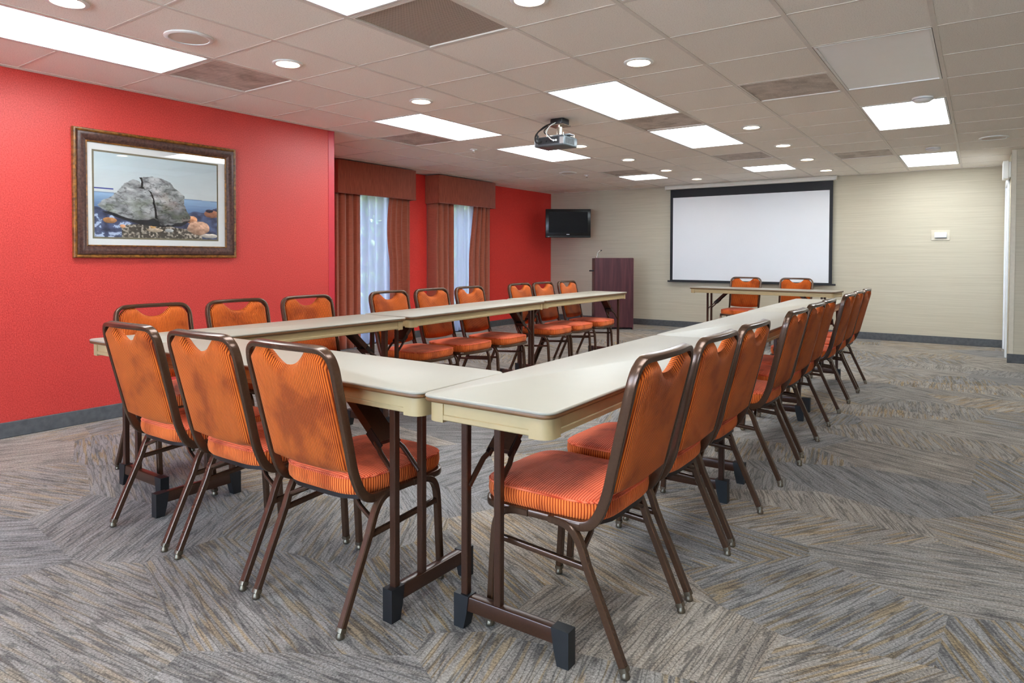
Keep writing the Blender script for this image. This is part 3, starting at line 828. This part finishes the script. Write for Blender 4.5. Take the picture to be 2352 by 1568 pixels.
place_table(1.915, -1.205, 4.286, -88.6, 'cream folding table in the middle of the right-hand row')
place_table(1.905, -1.262, 6.20, -88.6, 'cream folding table at the far end of the right-hand row')
place_table(1.79, -2.272, 1.695, 0, 'cream folding table running across the near end, joining both rows')
place_table(1.80, -3.399, 2.372, -90, 'cream folding table nearest the red wall corner in the left-hand row')
place_table(1.97, -3.495, 4.30, -85.6, 'cream folding table in the middle of the left-hand row')
place_table(1.93, -3.632, 6.305, -88.4, 'cream folding table at the far end of the left-hand row by the lectern')
place_table(1.90, -2.362, 9.17, -5.5, 'cream folding head table standing alone below the projection screen')

# ------------------------------------------------------------------ windows dressing
def cloth(name, x, y_a, y_b, z0, z1, folds, amp, mat, label, cat, group, ease=None, seed=0, thick=.002, ret=False):
    rnd = random.Random(seed); nu, nv = folds*10, 16
    ph = [rnd.uniform(-.5, .5) for _ in range(folds+2)]
    mb = MB(); g = []
    for iv in range(nv+1):
        v = iv/nv; z = z1+(z0-z1)*v
        for iu in range(nu+1):
            u = iu/nu
            w = u*folds*2*math.pi
            a = amp*(.75+.25*v)
            k = max(0.0, (u-.14)/.86) if ret else u
            yy = y_a+(y_b-y_a)*k
            if ease: yy += ease(u, v)
            off = a*(1.7*abs(math.sin(w/2+ph[0]))**.8-1)*(1+.25*math.sin(1.7*w+ph[1]*6))
            if ret and u < .14: off = off*(u/.14)-(x-XW-.008)*(1-u/.14)
            g.append((x + off, yy + a*.30*math.cos(w)*(0 if ret and u < .14 else 1), z + .004*math.sin(w*1.3)*v))
    k = len(g)
    mb.v = g + [((p[0], p[1]+thick, p[2]) if ret and (q % (nu+1))/nu < .15 else (p[0]-thick, p[1], p[2])) for q, p in enumerate(g)]
    W = nu+1
    for iv in range(nv):
        for iu in range(nu):
            q = (iv*W+iu, iv*W+iu+1, (iv+1)*W+iu+1, (iv+1)*W+iu)
            mb.f.append(q); mb.f.append(tuple(i+k for i in q[::-1]))
    for iv in range(nv):
        for iu in (0, nu):
            a, b = iv*W+iu, (iv+1)*W+iu; mb.f.append((a, b, b+k, a+k))
    for iu in range(nu):
        for iv in (0, nv):
            a, b = iv*W+iu, iv*W+iu+1; mb.f.append((a, b, b+k, a+k))
    return tag(mb.build(name, mat, None, 180), label, cat, group)
def cloth_thin(name, x, y_a, y_b, z0, z1, folds, amp, mat, label, cat, group, seed):
    rnd = random.Random(seed); nu, nv = folds*10, 6; mb = MB(); W = nu+1
    for iv in range(nv+1):
        z = z1+(z0-z1)*iv/nv
        for iu in range(nu+1):
            u = iu/nu; w = u*folds*2*math.pi
            mb.v.append((x+amp*math.sin(w)+amp*.4*math.sin(.37*w+seed), y_a+(y_b-y_a)*u, z))
    for iv in range(nv):
        for iu in range(nu): mb.f.append((iv*W+iu, iv*W+iu+1, (iv+1)*W+iu+1, (iv+1)*W+iu))
    return tag(mb.build(name, mat, None, 180), label, cat, group)
gd = 'terracotta drapes'
bulge = lambda s, e: (lambda u, v: s*(1-u if s < 0 else u)*0 + e*(1-u)*math.sin(math.pi*min(1, v*1.6)) )
cloth('drape', XW+.185, 5.455, 5.86, .015, 2.0, 4, .046, 'drape_cloth', 'terracotta drape at the left of the nearer window, beside the red wall', 'curtain', gd, seed=1, ret=True)
cloth('drape', XW+.185, 6.38, 6.765, .02, 2.0, 4, .046, 'drape_cloth', 'terracotta drape at the right of the nearer window', 'curtain', gd, ease=lambda u, v: -.05*(1-u)*math.sin(math.pi*min(1, v*2.2)), seed=2)
cloth('drape', XW+.185, 7.315, 7.73, .015, 2.0, 4, .046, 'drape_cloth', 'terracotta drape at the left of the farther window', 'curtain', gd, seed=3, ret=True)
cloth('drape', XW+.185, 8.22, 8.625, .015, 2.0, 4, .046, 'drape_cloth', 'terracotta drape at the right of the farther window', 'curtain', gd, ease=lambda u, v: -.12*(1-u)*min(1, v*2.5), seed=4)
cloth_thin('sheer_curtain', XW+.085, 5.60, 6.72, .03, 2.05, 8, .036, 'sheer_voile', 'white sheer curtain in the nearer window', 'curtain', 'sheer curtains', 1)
cloth_thin('sheer_curtain', XW+.085, 7.45, 8.58, .03, 2.05, 8, .036, 'sheer_voile', 'white sheer curtain in the farther window', 'curtain', 'sheer curtains', 2)
for a, b, lb in ((5.423, 6.800, 'terracotta fabric valance box over the nearer window'), (7.284, 8.657, 'terracotta fabric valance box over the farther window')):
    r = tag(empty('valance', (XW, a, 1.962)), lb, 'valance', 'window valances')
    h = HC-1.962-.010; w = b-a; d = -6.43-XW
    MB().box(d-.02, d, 0, w, 0, h, .005, 2).build('front_board', 'valance_cloth', r)
    MB().box(.002, d-.02, 0, .018, 0, h, .004).build('side_board', 'valance_cloth', r)
    MB().box(.002, d-.02, w-.018, w, 0, h, .004).build('side_board', 'valance_cloth', r)
    MB().box(.002, d-.02, .018, w-.018, h-.015, h).build('top_board', 'valance_cloth', r, 0)
    MB().sweep([(d+.001, .0, .006), (d+.001, w, .006)], circ(.006, 8), (0, 0, 1)).build('welt', 'valance_cloth', r)
# outdoors
struct(MB().box(-30, XW-2.2, YN-.16, 30, -.25, -.15).build('ground', 'lawn', smooth=0), 'green lawn outside the windows')
struct(MB().box(XW-2.2, XW-.16, YN-.16, 30, -.25, -.15).build('ground_bounce_strip', 'paving', smooth=0), 'pale strip added along the building outside to bounce daylight upward')  # added pale strip, throws daylight up onto the alcove ceiling
struct(MB().box(-30, 20, -30, YN-.16, -.25, -.15).build('ground_bounce', 'paving', smooth=0), 'unseen pale paving added outside the rear windows to bounce daylight')  # added reflector ground, sends daylight up through the rear windows
struct(MB().box(-7, 4, YN-3.0, YN-.16, 2.55, 2.7).build('sky_blocker', 'casing_white', smooth=0), 'unseen slab added outside the rear windows to block the high sky')  # added out of view to cut steep skylight at the rear windows
rnd = random.Random(5)
hd = tag(empty('hedge', (-11.2, 11.0, -.15)), 'tall leafy green hedge outdoors, blurred behind the sheer curtains', 'hedge')
lf = MB()
for k in range(15000):
    f = rnd.random()
    y = rnd.uniform(-7.5, 8.5); wv = .18*math.sin(y*2.1)+.12*math.sin(y*5.3+1)
    if f < .78: c = Vector((.55+wv+rnd.uniform(-.16, .10), y, rnd.uniform(.0, 3.4+wv)))
    else: c = Vector((rnd.uniform(-.6, .6), y, 3.4+wv+rnd.uniform(-.15, .12)))
    m = Euler((rnd.uniform(0, 6), rnd.uniform(0, 6), rnd.uniform(0, 6))).to_matrix(); q = rnd.uniform(.05, .11)
    lf.add([c+m @ Vector(p) for p in ((-q, 0, 0), (0, -q*.5, .012), (q, 0, 0), (0, q*.5, .012))], [(0, 1, 2, 3)])
o = lf.build('foliage', 'leaf_green', hd, 0); o['kind'] = 'stuff'
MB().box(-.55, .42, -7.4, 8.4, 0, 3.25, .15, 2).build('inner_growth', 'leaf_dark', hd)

# ------------------------------------------------------------------ framed picture on the red wall
def vnoise(x, y, seed):
    r = np.random.RandomState(seed); tb = r.rand(64, 64)
    xi, yi = np.floor(x).astype(int), np.floor(y).astype(int); fx, fy = x-xi, y-yi
    fx, fy = fx*fx*(3-2*fx), fy*fy*(3-2*fy)
    g = lambda a, b: tb[a % 64, b % 64]
    return (g(xi, yi)*(1-fx)+g(xi+1, yi)*fx)*(1-fy)+(g(xi, yi+1)*(1-fx)+g(xi+1, yi+1)*fx)*fy
def fbm(x, y, seed, n=5):
    s = 0; a = .5
    for k in range(n): s = s+a*vnoise(x*2**k, y*2**k, seed+k); a *= .5
    return s
def inside(px, py, poly):
    c = np.zeros(px.shape, bool); n = len(poly)
    for i in range(n):
        x0, y0 = poly[i]; x1, y1 = poly[(i+1) % n]
        if y0 == y1: continue
        k = ((y0 > py) != (y1 > py)) & (px < (x1-x0)*(py-y0)/(y1-y0)+x0); c ^= k
    return c
def lin(c): return np.array(srgb(*c)[:3])
def paint_print(U, V):
    """sea shore photograph: u to the right, v down, both 0..1"""
    C = np.zeros(U.shape+(3,))
    n1 = fbm(U*6, V*6, 1); n2 = fbm(U*24, V*24, 7); n3 = fbm(U*60, V*60, 13, 3)
    hz = .47+.02*U
    sky = lin((196, 210, 214))[None, None]*(1-V[..., None]*.9)+lin((226, 216, 206))[None, None]*(V[..., None]*.9)
    C[:] = sky*(.94+.10*n1[..., None])
    sea = V > hz
    k = np.clip((V-hz)/.2, 0, 1)[..., None]
    seac = lin((150, 178, 206))*(1-k)+lin((84, 112, 156))*k
    C = np.where(sea[..., None], seac*(.85+.35*fbm(U*10, V*90, 3))[..., None], C)
    C = np.where(((abs(V-.425) < .008+.006*(n1-.5)) & (U < .14))[..., None], lin((38, 52, 140)), C)
    C = np.where((abs(V-hz) < .004)[..., None], lin((120, 140, 170)), C)
    # dark weed covered shore
    shore = V > .66+.10*(n1-.5)-.06*np.clip(U-.75, 0, 1)*4*(1)+.02*np.sin(U*30)
    shc = lin((38, 44, 74))[None, None]*(1-n2[..., None])+lin((110, 122, 160))[None, None]*n2[..., None]
    C = np.where(shore[..., None], shc*(.45+.8*n2[..., None]), C)
    foam = shore & (n2 > .60) & (U < .45)
    C = np.where(foam[..., None], lin((176, 190, 214)), C)
    # pebble beach in the foreground
    pb = (V > .87+.06*(n1-.5)-.04*np.exp(-((U-.45)/.2)**2)) & (U > .2) & (U < .86)
    peb = fbm(U*70, V*50, 21, 2)
    pc = lin((70, 64, 58))[None, None]+(lin((222, 206, 186))-lin((70, 64, 58)))[None, None]*np.clip((peb-.36)*3, 0, 1)[..., None]
    C = np.where(pb[..., None], pc, C)
    def stone(cx, cy_, rx, ry, c0, c1, seed):
        d = ((U-cx)/rx)**2+((V-cy_)/ry)**2+.5*(fbm(U*18, V*18, seed)-.5)
        m = d < 1
        nn = fbm(U*40, V*40, seed+3)
        sh = np.clip(1.1-.5*(V-cy_)/ry-.25*(U-cx)/rx*-1, .5, 1.4)*(.7+.55*nn)
        return np.where(m[..., None], (lin(c0)*(1-nn[..., None])+lin(c1)*nn[..., None])*sh[..., None], C)
    C = stone(.11, .80, .05, .035, (150, 96, 52), (206, 150, 100), 31)
    C = stone(.95, .66, .07, .05, (150, 92, 70), (190, 130, 100), 32)
    C = stone(.93, .62, .035, .022, (40, 38, 60), (80, 70, 90), 33)
    C = stone(.77, .75, .05, .05, (190, 120, 80), (232, 170, 130), 34)
    C = stone(.83, .855, .10, .09, (160, 110, 84), (226, 184, 156), 35)
    C = stone(.93, .955, .07, .03, (190, 180, 166), (226, 216, 204), 36)
    C = stone(.455, .90, .07, .025, (150, 126, 104), (216, 196, 172), 37)
    C = stone(.575, .90, .035, .022, (150, 150, 148), (204, 204, 202), 38)
    C = stone(.205, .865, .02, .022, (214, 150, 110), (236, 176, 130), 39)
    C = stone(.44, .86, .022, .018, (206, 150, 90), (226, 180, 120), 40)
    # under the boulder
    m = inside(U, V, [(.05, .70), (.2, .78), (.35, .84), (.5, .86), (.68, .84), (.76, .76), (.5, .72), (.2, .68)])
    C = np.where(m[..., None], lin((34, 36, 44))*(.6+.8*n2[..., None]), C)
    # the split boulder
    jag = .012*(fbm(U*25, V*25, 51, 3)-.5)
    rock = [(.02, .625), (.07, .55), (.12, .52), (.17, .43), (.23, .33), (.285, .285), (.33, .30), (.345, .335), (.35, .30), (.34, .265), (.37, .245), (.48, .235),
            (.55, .265), (.59, .29), (.61, .345), (.66, .39), (.70, .44), (.705, .50), (.70, .55), (.725, .64), (.755, .71), (.74, .76), (.66, .80), (.55, .84), (.50, .835), (.49, .79), (.45, .755), (.40, .77), (.30, .78), (.22, .755), (.12, .70), (.06, .675)]
    m = inside(U+jag*2.2, V+jag*2.2, rock)
    rx = fbm(U*14+V*6, V*20-U*5, 61, 6); ry = fbm(U*46, V*46, 71, 4)
    rg = np.abs(fbm(U*10+V*5, V*16-U*4, 131, 5)-.48)*2
    rg2 = np.abs(fbm(U*22-V*6, V*30+U*8, 141, 4)-.47)*2
    tone = np.clip(.15+1.15*(rx-.3)+.35*(ry-.47), 0, 1)
    gcol = lin((96, 98, 100))[None, None]*(1-tone[..., None])+lin((232, 230, 228))[None, None]*tone[..., None]
    moss = np.clip((fbm(U*9, V*11, 81)-.46)*5, 0, 1)*np.clip((V-.30)*2.4, 0, 1)
    gcol = gcol*(1-.55*moss[..., None])+lin((104, 118, 78))[None, None]*.55*moss[..., None]
    pink = np.clip((fbm(U*8, V*9, 91)-.50)*6, 0, 1)*np.clip((U-.42)*4, 0, 1)
    gcol = gcol*(1-.4*pink[..., None])+lin((214, 170, 156))[None, None]*.4*pink[..., None]
    gcol = gcol*np.clip(.35+rg*9, .35, 1)[..., None]*np.clip(.6+rg2*8, .6, 1)[..., None]
    low = np.clip((V-(.55+.10*np.sin(U*7)))/.25, 0, 1)
    gcol = gcol*(1-.62*low*(.6+.6*fbm(U*12, V*9, 151)))[..., None]
    C = np.where(m[..., None], gcol, C)
    crack = inside(U+jag*2, V+jag*2, [(.335, .255), (.352, .25), (.365, .31), (.36, .36), (.385, .40), (.33, .39), (.345, .35), (.35, .31)])
    crack |= inside(U+jag*2, V+jag*2, [(.40, .40), (.435, .43), (.45, .52), (.465, .62), (.475, .76), (.455, .75), (.45, .64), (.438, .53), (.425, .44)])
    C = np.where(crack[..., None], lin((26, 26, 28)), C)
    return np.clip(C, 0, 1)
PY0, PY1, PZ0, PZ1 = 1.995, 3.213, 1.163, 2.067
pic = tag(empty('framed_picture', (XR, PY0, PZ0)), 'framed photograph of a split boulder on a rocky shore, hung on the red wall', 'picture')
PW, PH = PY1-PY0, PZ1-PZ0
def frame_run(prof, mat, name):
    """mitred moulding: profile = (inset from the outer edge, height off the wall)"""
    mb = MB(); k = len(prof)
    for cyy, czz, sy_, sz_ in ((0, 0, 1, 1), (PW, 0, -1, 1), (PW, PH, -1, -1), (0, PH, 1, -1)):
        for d, h in prof: mb.v.append((h, cyy+sy_*d, czz+sz_*d))
    for c in range(4):
        n2 = (c+1) % 4
        for q in range(k-1): mb.f.append((c*k+q, c*k+q+1, n2*k+q+1, n2*k+q))
    return mb.build(name, mat, pic, 30)
frame_run([(.0, .002), (.0, .030), (.004, .036), (.012, .038), (.018, .034), (.022, .030)], 'frame_gold', 'outer_moulding')
frame_run([(.022, .030), (.028, .040), (.042, .044), (.058, .040), (.074, .028), (.082, .024)], 'frame_dark', 'frame')
frame_run([(.082, .024), (.086, .027), (.091, .024), (.092, .012)], 'frame_gold', 'inner_lip')
MB().box(.002, .010, .02, PW-.02, .02, PH-.02).build('backing', 'frame_dark', pic, 0)
ma = MB(); ma.box(.010, .0135, .085, PW-.085, .085, PH-.085); ma.build('mat_board', 'mat_board', pic, 0)
MB().box(.0135, .0145, .124, PW-.150, .136, PH-.140).build('inner_mat', 'mat_olive', pic, 0)
gw, gh = 300, 210
y0, y1, z0, z1 = .136, PW-.162, .149, PH-.153
U, V = np.meshgrid(np.linspace(0, 1, gw), np.linspace(0, 1, gh))
C = paint_print(U, V)
pm = bpy.data.meshes.new('print')
vv = np.stack([np.full(U.shape, .0152), y0+(y1-y0)*U, z1-(z1-z0)*V], -1).reshape(-1, 3)
ff = [(r*gw+c, r*gw+c+1, (r+1)*gw+c+1, (r+1)*gw+c) for r in range(gh-1) for c in range(gw-1)]
pm.from_pydata(vv.tolist(), [], ff)
ca = pm.color_attributes.new('ink', 'FLOAT_COLOR', 'POINT')
ca.data.foreach_set('color', np.concatenate([C, np.ones(C.shape[:2]+(1,))], -1).astype(np.float32).ravel())
pm.materials.append(M['photo_print'])
link('print', pm, pic)
MB().box(.019, .0205, .088, PW-.088, .088, PH-.088).build('glass', 'picture_glass', pic, 0)

# ------------------------------------------------------------------ projection screen
sc_ = tag(empty('projection_screen', (-3.05, YB, .775)), 'large white pull-down projection screen with black border on the beige wall', 'screen')
hx = 1.31
MB().sweep([(-hx, -.085, 1.578), (hx, -.085, 1.578)], rrect(.066, .070, .02, 4), (0, 0, 1)).build('housing', 'casing_white', sc_)
for s in (1, -1): MB().sweep([(s*hx, -.085, 1.578), (s*(hx+.012), -.085, 1.578)], rrect(.074, .078, .02, 4), (0, 0, 1)).build('end_cap', 'casing_white', sc_)
for s in (-1, 1): MB().box(s*1.1-.02, s*1.1+.02, -.06, -.001, 1.56, 1.60).build('wall_bracket', 'casing_white', sc_, 0)
fx0, fx1 = -4.290+3.05, -1.779+3.05
MB().box(fx0, fx1, -.071, -.0695, .006, 1.548).build('border_cloth', 'screen_black', sc_, 0)
MB().box(-4.243+3.05, -1.825+3.05, -.0722, -.0711, .028, 1.405).build('image_area', 'screen_matte', sc_, 0)
MB().sweep([(-4.33+3.05, -.0705, .003), (-1.73+3.05, -.0705, .003)], rrect(.020, .026, .006, 2), (0, 0, 1)).build('bottom_bar', 'screen_black', sc_)

# ------------------------------------------------------------------ television in the corner
tv = tag(empty('television', (-5.975, 10.20, 1.525), R(35)), 'black flat television mounted across the corner of red and beige walls', 'television')
w, h = .80, .505
MB().box(-w/2, w/2, -.035, .035, 0, h, .008, 2).build('bezel', 'tv_black', tv)
MB().box(-w/2+.055, w/2-.055, -.0375, -.034, .085, h-.05).build('display', 'tv_glass', tv, 0)
MB().box(-.3, .3, .035, .085, .06, h-.06, .02, 2).build('rear_housing', 'tv_black', tv)
MB().box(-w/2+.004, w/2-.004, -.038, -.033, .006, .034, .003).build('speaker_bar', 'tv_black', tv)
MB().box(-.030, .024, -.0372, -.0345, .052, .062).build('brand_mark', 'silver_print', tv, 0)
MB().box(-.36, -.33, -.0386, -.0375, .012, .018).build('badge', 'silver_print', tv, 0)
MB().box(-.1, .1, .085, .10, .14, .36).box(-.02, .02, .10, .70, .22, .26).build('wall_arm', 'black_plastic', tv, 0)

# ------------------------------------------------------------------ lectern
lec = tag(empty('lectern', (-4.87, 9.80, 0), R(33.4)), 'dark mahogany lectern with gooseneck microphone beside the beige wall', 'lectern')
w, h = .636, 1.168
MB().box(-w/2+.008, w/2-.008, 0, .020, .03, h, .002).build('front_panel', 'mahogany', lec)
for s in (1, -1): MB().box(min(s*w/2, s*(w/2-.02)), max(s*w/2, s*(w/2-.02)), -.004, .44, 0, h-.006, .003).build('side_panel', 'mahogany', lec)
MB().add([(-w/2+.02, .02, h-.03), (w/2-.02, .02, h-.03), (w/2-.02, .44, h-.14), (-w/2+.02, .44, h-.14), (-w/2+.02, .02, h-.01), (w/2-.02, .02, h-.01), (w/2-.02, .44, h-.12), (-w/2+.02, .44, h-.12)],
         [(0, 3, 2, 1), (4, 5, 6, 7), (0, 1, 5, 4), (1, 2, 6, 5), (2, 3, 7, 6), (3, 0, 4, 7)]).build('reading_top', 'mahogany', lec, 0)
MB().box(-w/2+.02, w/2-.02, .03, .42, .55, .57).build('shelf', 'mahogany', lec, 0)
MB().box(-w/2+.02, w/2-.02, .03, .42, .05, .07).build('bottom_board', 'mahogany', lec, 0)
mc = MB().tube(smooth_path([(-.27, .10, h-.06), (-.268, .10, h+.04), (-.245, .098, h+.095), (-.212, .092, h+.118)], 6), .008, 10).build('microphone', 'chrome', lec)
MB().sweep([(-.214, .092, h+.117), (-.193, .088, h+.124)], circ(.010, 10), (0, 0, 1)).build('microphone_head', 'black_plastic', mc)
MB().sweep([(-w/2, .12, .955), (-w/2-.075, .12, .955)], rrect(.03, .022, .008, 3), (0, 0, 1)).build('side_grip', 'black_plastic', lec)

# ------------------------------------------------------------------ projector on its ceiling mount
pj = tag(empty('projector', (-3.035, 5.03, HC)), 'grey video projector hanging from a black ceiling mount with cables', 'projector')
pb_z0, pb_z1 = -.245, -.160
body = MB().box(-.185, .115, -.115, .115, pb_z0, pb_z1, .012, 3).build('body', 'projector_grey', pj)
MB().box(-.150, .060, -.1165, -.112, pb_z0+.020, pb_z1-.010).build('connector_panel', 'projector_dark', body, 0)
for k, x in enumerate((-.12, -.07, -.02, .01, .035)): MB().lathe([(.009, 0), (.009, -.006), (.005, -.006), (0, -.004)], (x, -.1165, pb_z0+.045), 12, 'y').build('port', 'port_white' if k > 2 else 'black_plastic', body)
MB().box(.068, .108, -.1168, -.112, pb_z0+.014, pb_z1-.014, .002).build('power_panel', 'silver_print', body)
for k in range(7): MB().box(.1145, .1168, -.09+k*.022, -.078+k*.022, pb_z0+.018, pb_z1-.018).build('vent_slat', 'projector_dark', body, 0)
MB().lathe([(0, .112), (.038, .112), (.038, .135), (.030, .137), (.026, .122), (0, .120)], (-.05, 0, pb_z0+.046), 20, 'y').build('lens', 'projector_dark', body)
MB().box(-.192, -.176, -.118, .118, pb_z0, pb_z1+.006, .006).build('end_bezel', 'silver_print', body)
MB().box(-.065, .065, -.06, .06, -.055, .003, .012, 2).build('ceiling_plate', 'black_plastic', pj)
MB().box(-.080, .075, -.07, .07, -.062, -.052, .002).build('plate_flange', 'chrome', pj)
MB().lathe([(0, -.06), (.026, -.06), (.026, -.135), (.034, -.138), (0, -.14)], n=20).build('pole', 'chrome', pj)
MB().box(-.085, .125, -.045, .045, -.150, -.138, .005, 2).build('tray', 'silver_print', pj)
for x, y in ((-.07, -.10), (.09, -.09), (.095, .09), (-.075, .09)): MB().sweep([(x*.6, y*.3, -.146), (x, y, -.150), (x, y, -.162)], rrect(.016, .004, .001, 1), (0, 0, 1)).lathe([(0, -.135), (.005, -.135), (.005, -.16), (0, -.16)], (x, y, 0), 10).build('mount_arm', 'chrome', pj)
for pts, r, m_ in (([(-.05, -.03, -.03), (-.12, -.06, -.06), (-.165, -.12, -.13), (-.160, -.15, -.19), (-.135, -.155, -.215), (-.12, -.12, -.205)], .0065, 'black_plastic'),
                ([(-.04, -.04, -.03), (-.10, -.08, -.07), (-.145, -.13, -.12), (-.14, -.145, -.165), (-.13, -.13, -.18)], .006, 'black_plastic'),
                ([(-.03, -.05, -.04), (-.095, -.09, -.09), (-.085, -.11, -.13), (-.04, -.12, -.150), (-.02, -.12, -.19), (-.02, -.115, -.200)], .004, 'black_plastic'),
                ([(.0, -.05, -.03), (-.05, -.09, -.07), (-.06, -.125, -.13), (-.035, -.13, -.165), (-.0, -.135, -.195), (.022, -.117, -.200)], .005, 'cable_white')):
    MB().tube(smooth_path(pts, 6), r, 8).build('cable', m_, pj)
MB().lathe([(0, -.150), (.010, -.150), (.010, -.182), (0, -.182)], (-.138, -.142, 0), 12).build('cable_choke', 'black_plastic', pj)

# ------------------------------------------------------------------ wall fittings
th = tag(empty('thermostat', (-.440, YB, 1.49)), 'small white thermostat on a cream plate on the beige wall', 'thermostat')
MB().box(-.109, .109, -.008, 0, -.072, .072, .003).build('plate', 'corner_beige', th)
MB().box(-.070, .072, -.034, -.008, -.034, .038, .004, 2).build('body', 'fixture_white', th)
MB().box(-.071, .073, -.0346, -.028, .000, .003).build('seam', 'silver_print', th, 0)
MB().box(-.066, .068, -.030, -.010, -.040, -.034).build('base', 'black_plastic', th, 0)
MB().box(.035, .062, -.0346, -.0338, -.020, -.015).build('brand_mark', 'silver_print', th, 0)
el = tag(empty('emergency_light', (XD, 9.62, 2.19)), 'white box light high on the wall above the white door', 'light')
MB().box(-.075, -.022, -.13, .13, -.10, .10, .006, 2).build('housing', 'fixture_white', el)
MB().box(-.022, .0, -.12, .12, -.09, .09, .003).build('back_box', 'fixture_white', el)
MB().lathe([(0, -.012), (.03, -.010), (.034, 0), (0, 0)], (-.045, -.07, -.10), 16).build('lamp_head', 'casing_white', el)
